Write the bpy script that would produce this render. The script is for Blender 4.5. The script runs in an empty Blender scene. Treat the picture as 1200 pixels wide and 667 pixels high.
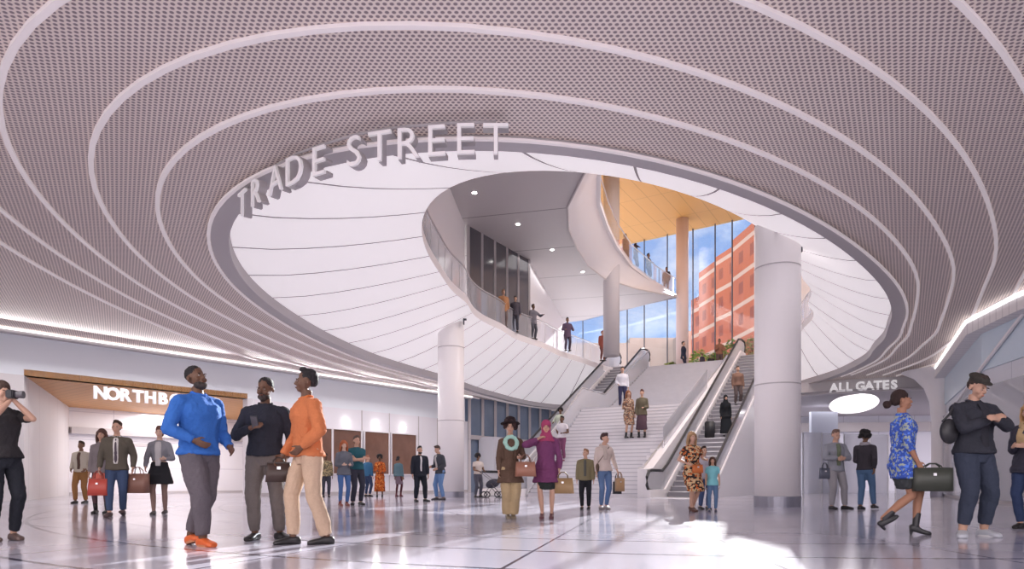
import bpy, bmesh, math, random
from mathutils import Vector, Matrix, noise
random.seed(7)
SC = bpy.context.scene
COL = SC.collection
PI = math.pi
F, CX, HY, EYE = 800.0, 600.0, 564.0, 0.64      # focal length in pixels, principal x, horizon y, eye height

def P(px, py, z):                                # point of the plane z seen at a pixel
    d = F*(z-EYE)/(HY-py)
    return Vector(((px-CX)/F*d, d, z))
def D(px, d, z=0.0):
    return Vector(((px-CX)/F*d, d, z))

# ------------------------------------------------------------------ object helpers
def tag(o, label=None, cat=None, group=None, kind=None):
    if label: o['label'] = label
    if cat: o['category'] = cat
    if group: o['group'] = group
    if kind: o['kind'] = kind
    return o
def empty(name, loc=(0,0,0), rz=0.0):
    o = bpy.data.objects.new(name, None); COL.objects.link(o)
    o.location = loc; o.rotation_euler = (0,0,rz); o.empty_display_size = .1
    return o
def link_mesh(name, me, m, parent=None):
    o = bpy.data.objects.new(name, me); COL.objects.link(o)
    if m is not None:
        if not me.materials: me.materials.append(m)
    if parent is not None: o.parent = parent
    return o
def obj(name, bm, m, parent=None, smooth=False):
    me = bpy.data.meshes.new(name)
    bmesh.ops.recalc_face_normals(bm, faces=bm.faces[:])
    bm.to_mesh(me); bm.free()
    if smooth:
        for p in me.polygons: p.use_smooth = True
    return link_mesh(name, me, m, parent)
def copy_tree(o, parent=None):
    c = o.copy(); COL.objects.link(c)
    if parent is not None: c.parent = parent
    for ch in list(o.children): copy_tree(ch, c)
    return c
def struct(name, bm, m, parent=None, smooth=False):
    o = obj(name, bm, m, parent, smooth)
    if parent is None: o['kind'] = 'structure'
    return o

def add_box(bm, c, s, mat=None):
    r = bmesh.ops.create_cube(bm, size=1.0)
    M = Matrix.Translation(c) @ (mat.to_4x4() if mat else Matrix.Identity(4)) @ Matrix.Diagonal((s[0],s[1],s[2],1))
    bmesh.ops.transform(bm, matrix=M, verts=r['verts'])
    return r['verts']
def add_cyl(bm, p0, p1, r0, r1=None, n=20, cap=True):
    p0, p1 = Vector(p0), Vector(p1); r1 = r0 if r1 is None else r1
    d = p1-p0; L = d.length
    if L < 1e-6: return
    r = bmesh.ops.create_cone(bm, cap_ends=cap, segments=n, radius1=r0, radius2=r1, depth=L)
    M = Matrix.Translation((p0+p1)/2) @ d.to_track_quat('Z','Y').to_matrix().to_4x4()
    bmesh.ops.transform(bm, matrix=M, verts=r['verts'])
def add_ball(bm, c, r, mat=None, u=16, v=10):
    if not hasattr(r, '__len__'): r = (r,r,r)
    q = bmesh.ops.create_uvsphere(bm, u_segments=u, v_segments=v, radius=1.0)
    M = Matrix.Translation(c) @ (mat.to_4x4() if mat else Matrix.Identity(4)) @ Matrix.Diagonal((r[0],r[1],r[2],1))
    bmesh.ops.transform(bm, matrix=M, verts=q['verts'])
def add_prism(bm, pts, z0, z1):                  # closed polygon in plan, extruded
    a = [bm.verts.new((p[0],p[1],z0)) for p in pts]
    b = [bm.verts.new((p[0],p[1],z1)) for p in pts]
    n = len(pts)
    bm.faces.new(a[::-1]); bm.faces.new(b)
    for i in range(n): bm.faces.new((a[i],a[(i+1)%n],b[(i+1)%n],b[i]))
def add_tube(bm, pts, r, n=8, closed=False):
    pts = [Vector(p) for p in pts]
    rings = []
    N = len(pts)
    for i,p in enumerate(pts):
        a = pts[(i-1)%N] if (closed or i>0) else p
        b = pts[(i+1)%N] if (closed or i<N-1) else p
        t = (b-a).normalized()
        up = Vector((0,0,1)) if abs(t.z)<.95 else Vector((0,1,0))
        s = t.cross(up).normalized(); w = s.cross(t)
        rings.append([bm.verts.new(p + (s*math.cos(2*PI*k/n)+w*math.sin(2*PI*k/n))*r) for k in range(n)])
    for i in range(N if closed else N-1):
        A, B = rings[i], rings[(i+1)%N]
        for k in range(n): bm.faces.new((A[k],A[(k+1)%n],B[(k+1)%n],B[k]))
    if not closed:
        bm.faces.new(rings[0][::-1]); bm.faces.new(rings[-1])
def wallseg(bm, a, b, z0, z1, th, side):         # upright slab on the plan line a-b, thickness th to the side given
    a, b = Vector(a[:2]), Vector(b[:2]); t = (b-a).normalized(); n = Vector((-t.y,t.x))*side*th
    add_prism(bm, [a,b,b+n,a+n], z0, z1)

# ------------------------------------------------------------------ material helpers
def mat(name, col, rough=.55, metal=0.0, spec=.4, emis=0.0, ecol=None, bump=0.0, bscale=30, vary=0.0):
    m = bpy.data.materials.new(name); m.use_nodes = True
    nt = m.node_tree; b = nt.nodes['Principled BSDF']
    b.inputs['Base Color'].default_value = (*col,1); b.inputs['Roughness'].default_value = rough
    b.inputs['Metallic'].default_value = metal; b.inputs['Specular IOR Level'].default_value = spec
    if emis:
        b.inputs['Emission Color'].default_value = (*(ecol or col),1); b.inputs['Emission Strength'].default_value = emis
    if bump or vary:
        tc = nt.nodes.new('ShaderNodeTexCoord'); ns = nt.nodes.new('ShaderNodeTexNoise')
        ns.inputs['Scale'].default_value = bscale; ns.inputs['Detail'].default_value = 3
        nt.links.new(tc.outputs['Object'], ns.inputs['Vector'])
        if bump:
            bp = nt.nodes.new('ShaderNodeBump'); bp.inputs['Strength'].default_value = bump; bp.inputs['Distance'].default_value = .02
            nt.links.new(ns.outputs['Fac'], bp.inputs['Height']); nt.links.new(bp.outputs['Normal'], b.inputs['Normal'])
        if vary:
            mx = nt.nodes.new('ShaderNodeMix'); mx.data_type = 'RGBA'
            mx.inputs['A'].default_value = (*[c*(1-vary) for c in col],1); mx.inputs['B'].default_value = (*[min(1,c*(1+vary)) for c in col],1)
            nt.links.new(ns.outputs['Fac'], mx.inputs['Factor']); nt.links.new(mx.outputs['Result'], b.inputs['Base Color'])
    return m
class NT:                                        # small node-graph writer
    def __init__(s, m): s.m = m; s.t = m.node_tree; s.b = s.t.nodes.get('Principled BSDF')
    def n(s, typ, **kw):
        x = s.t.nodes.new(typ)
        for k,v in kw.items(): setattr(x, k, v)
        return x
    def l(s, a, b): s.t.links.new(a, b)
    def math(s, op, a, b=None, c=None):
        x = s.n('ShaderNodeMath', operation=op)
        for i,v in enumerate((a,b,c)):
            if v is None: continue
            if isinstance(v,(int,float)): x.inputs[i].default_value = v
            else: s.l(v, x.inputs[i])
        return x.outputs[0]
    def mix(s, fac, a, b):
        x = s.n('ShaderNodeMix', data_type='RGBA')
        for nm,v in (('Factor',fac),('A',a),('B',b)):
            if isinstance(v,(int,float)): x.inputs[nm].default_value = v
            elif isinstance(v,tuple): x.inputs[nm].default_value = (*v,1)
            else: s.l(v, x.inputs[nm])
        return x.outputs['Result']
def line_mask(g, v, period, width):              # 1 on thin lines repeating along v
    f = g.math('FRACT', g.math('DIVIDE', v, period))
    f = g.math('ABSOLUTE', g.math('SUBTRACT', f, .5))
    return g.math('GREATER_THAN', f, .5-width/period/2)
def glass_mat(name, tint=(.8,.88,.95), refl=.12, opac=.1, rough=.02):
    m = bpy.data.materials.new(name); m.use_nodes = True; g = NT(m)
    g.t.nodes.remove(g.b); out = g.t.nodes['Material Output']
    tr = g.n('ShaderNodeBsdfTransparent'); tr.inputs[0].default_value = (*[1-(1-c)*.5 for c in tint],1)
    gl = g.n('ShaderNodeBsdfGlossy'); gl.inputs['Roughness'].default_value = rough; gl.inputs[0].default_value = (1,1,1,1)
    df = g.n('ShaderNodeBsdfDiffuse'); df.inputs[0].default_value = (*tint,1)
    lw = g.n('ShaderNodeLayerWeight'); lw.inputs[0].default_value = .25
    fa = g.math('MULTIPLY_ADD', lw.outputs['Fresnel'], .5, refl*.4)
    a = g.n('ShaderNodeMixShader'); a.inputs[0].default_value = opac; g.l(tr.outputs[0],a.inputs[1]); g.l(df.outputs[0],a.inputs[2])
    b = g.n('ShaderNodeMixShader'); g.l(fa,b.inputs[0]); g.l(a.outputs[0],b.inputs[1]); g.l(gl.outputs[0],b.inputs[2])
    g.l(b.outputs[0], out.inputs[0]); return m

M = {}
M['white'] = mat('white_paint', (.83,.79,.81), .5)
M['white_panel'] = mat('white_panel', (.84,.81,.84), .35)
M['column'] = mat('column_enamel', (.97,.93,.94), .35)
M['lip'] = mat('rim_grey', (.55,.51,.52), .5)
M['grey_ceiling'] = mat('grey_panel', (.52,.48,.49), .5)
M['grey_stone'] = mat('grey_stone', (.52,.51,.56), .5, vary=.08, bscale=3)
M['steel'] = mat('steel', (.62,.61,.63), .3, .7)
M['dark_steel'] = mat('dark_steel', (.1,.1,.12), .4, .4)
M['rubber'] = mat('rubber', (.03,.03,.035), .45)
M['black_slot'] = mat('dark_slot', (.04,.035,.04), .6)
M['dark_glass'] = mat('dark_glass', (.09,.085,.10), .12, spec=.7)
M['brown_glass'] = mat('brown_glass', (.20,.105,.075), .2, spec=.6, vary=.5, bscale=1.1)
M['blue_glass'] = mat('blue_glass', (.20,.26,.36), .15, spec=.7, vary=.3, bscale=.8)
M['pale_blue'] = mat('pale_blue_panel', (.62,.72,.82), .35)
M['lamp'] = mat('lamp', (1,.97,.95), emis=6)
M['ring'] = mat('ring_light', (.9,.82,.82), emis=.12)
M['cove'] = mat('cove_light', (1,.97,.97), emis=1.0)
M['sign'] = mat('sign_white_glow', (.92,.90,.92), .4, emis=.25)  # slight emission added to lift the unlit sign letters
M['letter'] = mat('letter_enamel_glow', (.93,.89,.90), .4, emis=.10)  # faint glow added so the hanging letters look whiter
M['glass'] = glass_mat('balustrade_glass', (.80,.80,.85), .15, .38)
M['clear'] = glass_mat('clear_glass', (.86,.93,1.0), .08, .02)
M['pink_col'] = mat('pink_column', (.78,.62,.58), .5)

# perforated metal mesh
m = M['mesh'] = mat('perforated_mesh', (.5,.45,.45), .55); g = NT(m)
tc = g.n('ShaderNodeTexCoord'); sp = g.n('ShaderNodeSeparateXYZ'); g.l(tc.outputs['Object'], sp.inputs[0])
X, Y = sp.outputs[0], sp.outputs[1]
pit = .072; row = pit*.866
r_ = g.math('DIVIDE', Y, row); ri = g.math('FLOOR', r_)
odd = g.math('MULTIPLY', g.math('MODULO', g.math('ABSOLUTE', ri), 2), .5)
cx_ = g.math('SUBTRACT', g.math('FRACT', g.math('ADD', g.math('DIVIDE', X, pit), odd)), .5)
cy_ = g.math('MULTIPLY', g.math('SUBTRACT', g.math('FRACT', r_), .5), .866)
d2 = g.math('ADD', g.math('MULTIPLY', cx_, cx_), g.math('MULTIPLY', cy_, cy_))
mr = g.n('ShaderNodeMapRange'); mr.interpolation_type = 'SMOOTHSTEP'
g.l(g.math('SQRT', d2), mr.inputs[0]); mr.inputs[1].default_value = .22; mr.inputs[2].default_value = .40
mr.inputs[3].default_value = 1; mr.inputs[4].default_value = 0
# large weave
ns = g.n('ShaderNodeTexNoise'); ns.inputs['Scale'].default_value = .35; g.l(tc.outputs['Object'], ns.inputs['Vector'])
base = g.mix(ns.outputs['Fac'], (.90,.77,.70), (.97,.86,.79))
g.l(g.mix(mr.outputs[0], base, (.30,.23,.24)), g.b.inputs['Base Color'])

# white cone: thin dark seams along the UV's u
m = M['cone'] = mat('cone_white_glow', (.90,.86,.88), .45, emis=.26, ecol=(1,.93,.95)); g = NT(m)  # emission is added glow that brightens the cone evenly; it is no lamp
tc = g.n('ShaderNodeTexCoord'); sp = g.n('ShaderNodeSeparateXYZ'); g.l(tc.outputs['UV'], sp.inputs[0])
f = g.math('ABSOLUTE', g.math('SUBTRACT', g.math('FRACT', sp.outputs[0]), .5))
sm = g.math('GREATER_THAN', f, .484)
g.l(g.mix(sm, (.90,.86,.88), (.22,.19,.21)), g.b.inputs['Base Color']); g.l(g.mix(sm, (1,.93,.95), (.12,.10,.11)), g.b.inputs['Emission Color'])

# floor
m = M['floor'] = mat('polished_floor', (.6,.58,.66), .12, spec=.42); g = NT(m)
tc = g.n('ShaderNodeTexCoord'); sp = g.n('ShaderNodeSeparateXYZ'); g.l(tc.outputs['Object'], sp.inputs[0])
dx = g.math('SUBTRACT', sp.outputs[0], 4.0); dy = g.math('MULTIPLY', g.math('SUBTRACT', sp.outputs[1], 24.0), .8)
rad = g.math('SQRT', g.math('ADD', g.math('MULTIPLY', dx, dx), g.math('MULTIPLY', dy, dy)))
l1 = line_mask(g, rad, 1.05, .05)
dx2 = g.math('ADD', sp.outputs[0], 4.6); dy2 = g.math('SUBTRACT', sp.outputs[1], 12.6)
rad2 = g.math('SQRT', g.math('ADD', g.math('MULTIPLY', dx2, dx2), g.math('MULTIPLY', dy2, dy2)))
l2 = g.math('LESS_THAN', g.math('ABSOLUTE', g.math('SUBTRACT', rad2, 1.7)), .035)
l3 = g.math('LESS_THAN', g.math('ABSOLUTE', g.math('SUBTRACT', rad2, 3.6)), .035)
ang = g.math('ARCTAN2', dy, dx); l4 = line_mask(g, g.math('MULTIPLY', ang, 10.0), PI*10/24, .02)
lines = g.math('MAXIMUM', g.math('MAXIMUM', l1, l4), g.math('MAXIMUM', l2, l3))
ns = g.n('ShaderNodeTexNoise'); ns.inputs['Scale'].default_value = .5; ns.inputs['Detail'].default_value = 4; g.l(tc.outputs['Object'], ns.inputs['Vector'])
col = g.mix(ns.outputs['Fac'], (.44,.43,.52), (.54,.52,.60))
g.l(g.mix(lines, col, (.07,.065,.10)), g.b.inputs['Base Color'])
g.l(g.math('MULTIPLY_ADD', ns.outputs['Fac'], .12, .06), g.b.inputs['Roughness'])

def seam_mat(name, col, seam, ax, period, width, rough=.5, ax2=None, period2=1, gen='Object'):
    m = mat(name, col, rough); g = NT(m)
    tc = g.n('ShaderNodeTexCoord'); sp = g.n('ShaderNodeSeparateXYZ'); g.l(tc.outputs[gen], sp.inputs[0])
    def axis(a):
        if isinstance(a, int): return sp.outputs[a]
        return g.math('ADD', g.math('MULTIPLY', sp.outputs[0], a[0]), g.math('MULTIPLY', sp.outputs[1], a[1]))
    k = line_mask(g, axis(ax), period, width)
    if ax2 is not None: k = g.math('MAXIMUM', k, line_mask(g, axis(ax2), period2, width))
    g.l(g.mix(k, col, seam), g.b.inputs['Base Color'])
    return m
WT = (.611,.791)                                  # direction of the left wall
VD = Vector((math.sin(math.radians(31)), math.cos(math.radians(31)), 0)); UD = Vector((VD.y,-VD.x,0))
M['wall_left'] = seam_mat('ribbed_wall', (.80,.78,.82), (.55,.53,.58), WT, 1.9, .03)
M['panel_back'] = seam_mat('corridor_panels', (.84,.82,.86), (.66,.64,.70), WT, 2.4, .04, ax2=2, period2=1.3)
M['wall_right'] = seam_mat('grey_curved_panels', (.70,.70,.76), (.48,.48,.55), 1, 3.1, .03)
M['jamb'] = seam_mat('jamb_panels', (.74,.71,.72), (.56,.53,.55), 1, 1.9, .03)
M['soffit2'] = seam_mat('grey_soffit_panels', (.55,.51,.52), (.22,.20,.21), (.25,.97), 4.6, .07)
M['wood'] = seam_mat('wood_boards', (.62,.31,.11), (.42,.20,.07), WT, .35, .03)
M['wood_roof'] = seam_mat('warm_wood_roof', (.74,.42,.15), (.58,.32,.11), (.857,-.515), .9, .05, ax2=(.515,.857), period2=4.0)
M['stair'] = mat('stair_stone', (.72,.70,.74), .45, vary=.06, bscale=4)

# ------------------------------------------------------------------ oculus outlines
CC = Vector((5.5, 27.0))
NS = 256
def radial(pts, smooth=2):
    a = sorted((math.atan2(p[1]-CC.y, p[0]-CC.x), math.hypot(p[0]-CC.x, p[1]-CC.y)) for p in pts)
    out = []
    for i in range(NS):
        th = -PI + 2*PI*i/NS
        for k in range(len(a)+1):
            a0 = a[k-1] if k>0 else (a[-1][0]-2*PI, a[-1][1])
            a1 = a[k] if k<len(a) else (a[0][0]+2*PI, a[0][1])
            if a0[0] <= th <= a1[0]:
                t = (th-a0[0])/max(1e-9,a1[0]-a0[0]); out.append(a0[1]+(a1[1]-a0[1])*t); break
    for _ in range(smooth):
        out = [(out[i-2]+4*out[i-1]+6*out[i]+4*out[(i+1)%NS]+out[(i+2)%NS])/16 for i in range(NS)]
    return out
def loop(R, z, off=0.0):
    return [Vector((CC.x+(R[i]+off)*math.cos(-PI+2*PI*i/NS), CC.y+(R[i]+off)*math.sin(-PI+2*PI*i/NS), z)) for i in range(NS)]
HC = 5.5
def U(l, z=HC): return [P(x,y,z) for x,y in l]
rim_px = [(600,162),(550,163),(495,166),(440,170),(390,177),(350,188),(320,201),(290,217),(277,228),(265,250),(263,268),(268,290),(280,320),(295,337),(330,363),(370,388),(415,410),(470,430),(510,441),(542,450),(590,465),(632,476),
          (650,167),(700,177),(765,190),(825,210),(880,232),(930,257),(980,290),(1015,320),(1037,345),(1041,358),(1036,383),(1020,408),(995,430),(975,440),(940,449)]
R_rim = radial(U(rim_px)+[Vector((14.2,37.5,0)),Vector((12.6,42.5,0)),Vector((8.6,46,0)),Vector((5,46.5,0))], 16)
ringA = [(600,103),(480,97),(400,102),(320,120),(250,150),(210,180),(190,210),(187,240),(197,275),(215,305),(240,330),(675,111),(750,129),(825,150),(900,180),(950,203),(1000,233),(1040,270),(1065,305),(1075,332),(1072,352)]
ringB = [(600,33),(500,22),(425,25),(350,32),(275,50),(200,72),(140,110),(112,150),(105,185),(112,220),(130,260),(165,300),(195,325),(675,45),(775,70),(850,95),(925,125),(990,157),(1050,200),(1090,245),(1110,285),(1117,320),(1110,345)]
ringC = [(70,0),(30,35),(10,65),(0,90),(5,155),(25,200),(55,240),(100,283),(150,323),(865,0),(925,25),(1000,70),(1065,115),(1125,175),(1155,225),(1166,275),(1157,320)]
def gaps(px, base, far, extra=()):               # distance of a traced ring outside the ring before it, eased to a steady gap behind
    g_ = []
    for p in U(px):
        v = Vector((p.x-CC.x, p.y-CC.y)); th = math.atan2(v.y, v.x); g_.append((th, max(.45, v.length-base[int(round((th+PI)/(2*PI)*NS))%NS])))
    for th in (50,60,75,90,105,120,130): g_.append((math.radians(th), far))
    g_.sort(); out = []
    for i in range(NS):
        th = -PI+2*PI*i/NS; k = 0
        while k < len(g_) and g_[k][0] < th: k += 1
        a0 = g_[k-1] if k else (g_[-1][0]-2*PI, g_[-1][1]); a1 = g_[k] if k < len(g_) else (g_[0][0]+2*PI, g_[0][1])
        out.append(a0[1]+(a1[1]-a0[1])*(th-a0[0])/max(1e-9,a1[0]-a0[0]))
    for _ in range(24): out = [(out[i-2]+4*out[i-1]+6*out[i]+4*out[(i+1)%NS]+out[(i+2)%NS])/16 for i in range(NS)]
    return [base[i]+out[i] for i in range(NS)]
R_A = gaps(ringA, R_rim, .95); R_B = gaps(ringB, R_A, .8); R_C = gaps(ringC, R_B, .8)
RD = [R_C[i]+(R_C[i]-R_B[i]) for i in range(NS)]
RE = [RD[i]+(R_C[i]-R_B[i]) for i in range(NS)]
RF = [RE[i]+(R_C[i]-R_B[i]) for i in range(NS)]
ZS = 7.3                                          # underside of the upper floor's edge
in_px = [(493,262),(497,242),(510,224),(530,211),(560,203),(590,199),(640,197),(700,203),(760,214),(830,238),(885,266),(920,297),(937,327),(943,357),(939,385),
         (500,290),(520,322),(550,355),(590,387),(640,408),(690,426)]
R_in = radial(U(in_px, ZS)+[Vector((6.9,43.1,0)),Vector((9.4,42.2,0)),Vector((11.6,40.9,0)),Vector((13.6,38.9,0)),Vector((13.2,34.5,0))], 9)

# ------------------------------------------------------------------ hall boundary
WL = Vector((-16.2,21.6)); WD = Vector((12.2,15.8))
def W(px):                                        # point of the left wall's plan line at a pixel column
    X = (px-CX)/F; t = (WL.x - X*WL.y)/(X*WD.y - WD.x)
    return WL + WD*t
WN = Vector((.791,-.611)).normalized()            # into the hall
A_ = WL - WD*1.5
right_line = [Vector(p) for p in ((8.5,-10),(11.9,8),(13.3,17.75),(13.85,20.25),(18.3,29),(20.5,32.3))]
hall = [Vector((A_.x-3,-10)), A_] + [W(545), Vector((3.0,48.5)), Vector((14.5,47.5)), Vector((18.5,40)), Vector((20.5,32.3))][0:4] + [Vector((20.5,32.3))] + right_line[::-1][1:]
def clip_r(th):
    d = Vector((math.cos(th), math.sin(th))); best = 1e9
    for i in range(len(hall)):
        a, b = hall[i], hall[(i+1)%len(hall)]; e = b-a; den = d.x*e.y-d.y*e.x
        if abs(den) < 1e-9: continue
        w = a-CC; t = (w.x*e.y-w.y*e.x)/den; s = (w.x*d.y-w.y*d.x)/den
        if t > 0 and -1e-6 <= s <= 1+1e-6: best = min(best, t)
    return best
R_out = [clip_r(-PI+2*PI*i/NS) for i in range(NS)]

def strip(bm, A, B, uv=None):
    va = [bm.verts.new(p) for p in A]; vb = [bm.verts.new(p) for p in B]
    lay = bm.loops.layers.uv.verify()
    for i in range(NS):
        j = (i+1)%NS
        f = bm.faces.new((va[i],va[j],vb[j],vb[i]))
        if uv:
            u0, u1 = uv[i], uv[i+1]
            for l,(u,v) in zip(f.loops, ((u0,0),(u1,0),(u1,1),(u0,1))): l[lay].uv = (u,v)
    return va, vb
def ring_solid(name, R0, R1, z0, z1, m, parent=None, fn=struct):
    bm = bmesh.new()
    strip(bm, loop(R0,z0), loop(R1,z0)); strip(bm, loop(R0,z1), loop(R1,z1)); strip(bm, loop(R0,z0), loop(R0,z1)); strip(bm, loop(R1,z0), loop(R1,z1))
    bmesh.ops.remove_doubles(bm, verts=bm.verts[:], dist=1e-5)
    return fn(name, bm, m, parent)
lip = [r+.38 for r in R_rim]
ring_solid('ceiling', lip, [max(R_out[i]+.3, lip[i]+.05) for i in range(NS)], HC, HC+.25, M['mesh'])
ring_solid('trim_1', R_rim, lip, HC-.06, HC+.24, M['lip'])
# light rings let into the mesh, each a closed band that stops at the hall's edge
lamp_words = ['innermost light ring, next to the opening rim','second light ring out from the opening','third light ring out from the opening','fourth light ring out from the opening','fifth light ring, touching the left ceiling edge','sixth and outermost light ring in the left ceiling']
for k,(R,w) in enumerate(zip(([r+.42 for r in R_rim],R_A,R_B,R_C,RD,RE),(.07,.08,.08,.08,.08,.08))):
    bm = bmesh.new()
    A, B, A2, B2 = loop(R,HC-.05,-w/2), loop(R,HC-.05,w/2), loop(R,HC-.004,-w/2), loop(R,HC-.004,w/2)
    if k == 0: A,B,A2,B2 = loop(R,HC-.10,-w/2), loop(R,HC-.10,w/2), loop(R,HC-.065,-w/2), loop(R,HC-.065,w/2)
    for i in range(NS):
        j = (i+1)%NS
        if R[i]+w > R_out[i]-.05 or R[j]+w > R_out[j]-.05: continue
        if A[i].x > 13 and A[i].y > 31: continue
        q = [[bm.verts.new(L[n]) for L in (A,B,B2,A2)] for n in (i,j)]
        for a in range(4): bm.faces.new((q[0][a],q[0][(a+1)%4],q[1][(a+1)%4],q[1][a]))
    bmesh.ops.remove_doubles(bm, verts=bm.verts[:], dist=1e-5)
    if not bm.faces: bm.free(); continue
    o = obj('ring_light', bm, M['ring'])
    names = ['thin white light ring around the rim of the white opening','white light ring in the mesh ceiling, first out from the rim','white light ring in the mesh ceiling, second out from the rim','white light ring in the mesh ceiling, third out from the rim','white light ring in the mesh ceiling, fourth out from the rim','white light ring in the mesh ceiling, farthest out from the rim']
    tag(o, names[k], 'ceiling light', 'light rings in the mesh ceiling')

# the white cone between the rim and the edge of the floor above
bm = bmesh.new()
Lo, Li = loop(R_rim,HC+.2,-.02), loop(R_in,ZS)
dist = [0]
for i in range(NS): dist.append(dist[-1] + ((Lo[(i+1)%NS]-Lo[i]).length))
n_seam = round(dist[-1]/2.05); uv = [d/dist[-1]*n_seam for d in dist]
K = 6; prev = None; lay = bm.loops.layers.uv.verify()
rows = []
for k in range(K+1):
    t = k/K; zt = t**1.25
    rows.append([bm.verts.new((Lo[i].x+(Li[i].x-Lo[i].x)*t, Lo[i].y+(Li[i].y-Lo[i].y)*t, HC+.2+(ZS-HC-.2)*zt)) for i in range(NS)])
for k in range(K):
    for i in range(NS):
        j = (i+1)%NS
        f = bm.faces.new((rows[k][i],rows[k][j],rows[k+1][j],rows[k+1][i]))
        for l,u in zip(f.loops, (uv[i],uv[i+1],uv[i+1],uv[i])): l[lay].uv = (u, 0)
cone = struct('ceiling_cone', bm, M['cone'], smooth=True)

# upper floor (slab around the inner opening)
R_big = [max(22+8*abs(math.sin(-PI+2*PI*i/NS)), R_out[i]+2) for i in range(NS)]
ring_solid('floor_upper', R_in, [r for r in R_big], ZS, ZS+.3, M['white'])
Z2 = ZS+.3

# ground floor
bm = bmesh.new(); add_box(bm, (-4,26,-.1), (90,84,.2)); struct('floor', bm, M['floor'])

# ------------------------------------------------------------------ balustrade of the upper floor
def arc(i0, i1):
    return [i % NS for i in range(i0, i1+1)]
def idx(th): return int(round((th+PI)/(2*PI)*NS)) % NS
i_a = idx(math.atan2(26.0-CC.y, 11.5-CC.x))      # right side
Lb = loop(R_in, Z2, .09)
i_start = min(range(NS), key=lambda i: (Lb[i]-Vector((6.0,43.2,Z2))).length)
i_end = min(range(NS), key=lambda i: (Lb[i]-Vector((13.8,36.5,Z2))).length)
seq = []; i = i_start
while i != i_end: seq.append(i); i = (i+1) % NS
if not any(Lb[i].x < -1 for i in seq):
    seq = []; i = i_end
    while i != i_start: seq.append(i); i = (i+1) % NS
bal = empty('glass_balustrade', (0,0,0)); tag(bal, 'curved glass balustrade with steel handrail round the edge of the upper floor opening', 'balustrade')
bm = bmesh.new(); pts = [Lb[i] for i in seq]
A = [bm.verts.new(p+Vector((0,0,-.25))) for p in pts]; B = [bm.verts.new(p+Vector((0,0,1.02))) for p in pts]
for i in range(len(pts)-1): bm.faces.new((A[i],A[i+1],B[i+1],B[i]))
bmesh.ops.solidify(bm, geom=bm.faces[:], thickness=.02); obj('glass_pane', bm, M['glass'], bal)
bm = bmesh.new(); add_tube(bm, [p+Vector((0,0,1.07)) for p in pts], .03); obj('handrail', bm, M['steel'], bal)
for i in range(2, len(pts), 4):
    bm = bmesh.new(); add_box(bm, pts[i]+Vector((0,0,.5)), (.012,.012,1.0)); obj('joint_strip', bm, M['steel'], bal)

# ------------------------------------------------------------------ staircase and escalators
OR_ = Vector((6.2,25.6,0)); OL_ = Vector((-.37,29.4,0))
def SL(s, L, z=0): return OR_ + UD*s + VD*L + Vector((0,0,z))
def stair_z(L):
    if L < 0: return 0
    if L < 5.5: return .168*math.floor(L/5.5*25+1) if L < 5.5 else 4.2
    if L < 8.3: return 4.2
    if L < 15: return 4.2 + .17*min(20, math.floor((L-8.3)/6.7*20+1))
    return 7.6
st = empty('staircase', SL(-4,0)); tag(st, 'broad pale stone staircase rising between the two escalators', 'staircase')
def local(bm, o): bmesh.ops.translate(bm, verts=bm.verts[:], vec=-Vector(o.location)); return bm
def sweep_profile(bm, prof, s0, s1, org=OR_):     # prof: list of (L,z), closed
    a = [bm.verts.new(org+UD*s0+VD*l+Vector((0,0,z))) for l,z in prof]; b = [bm.verts.new(org+UD*s1+VD*l+Vector((0,0,z))) for l,z in prof]
    n = len(prof)
    for i in range(n): bm.faces.new((a[i],a[(i+1)%n],b[(i+1)%n],b[i]))
    bm.faces.new(a); bm.faces.new(b[::-1])
def steps(L0, L1, z0, n, dz):
    p = []
    w = (L1-L0)/n
    for i in range(n): p += [(L0+i*w, z0+i*dz), (L0+i*w, z0+(i+1)*dz)]
    p.append((L1, z0+n*dz)); return p
sA, sB = -6.45, -1.5
bm = bmesh.new(); sweep_profile(bm, steps(0,5.5,0,25,.168)+[(5.5,0)], sA, sB)
# darker nosings are their own mesh
obj('lower_flight', local(bm,st), M['stair'], st)
bm = bmesh.new(); sweep_profile(bm, [(5.5,3.6),(5.5,4.2),(8.3,4.2),(8.3,3.6)], sA, sB); obj('landing', local(bm,st), M['stair'], st)
bm = bmesh.new(); sweep_profile(bm, steps(8.3,15,4.2,20,.17)+[(15,7.0),(8.3,3.6)], sA, sB); obj('upper_flight', local(bm,st), M['grey_stone'], st)  # greyer material paints in the shade over the upper flight
bm = bmesh.new()
for i in range(25): 
    l = i*.22; sweep_profile(bm, [(l-.012,.168*(i+1)-.035),(l-.012,.168*(i+1)+.004),(l+.03,.168*(i+1)+.004),(l+.03,.168*(i+1)-.035)], sA+.02, sB-.02)
obj('nosing', local(bm,st), M['grey_stone'], st)
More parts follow.
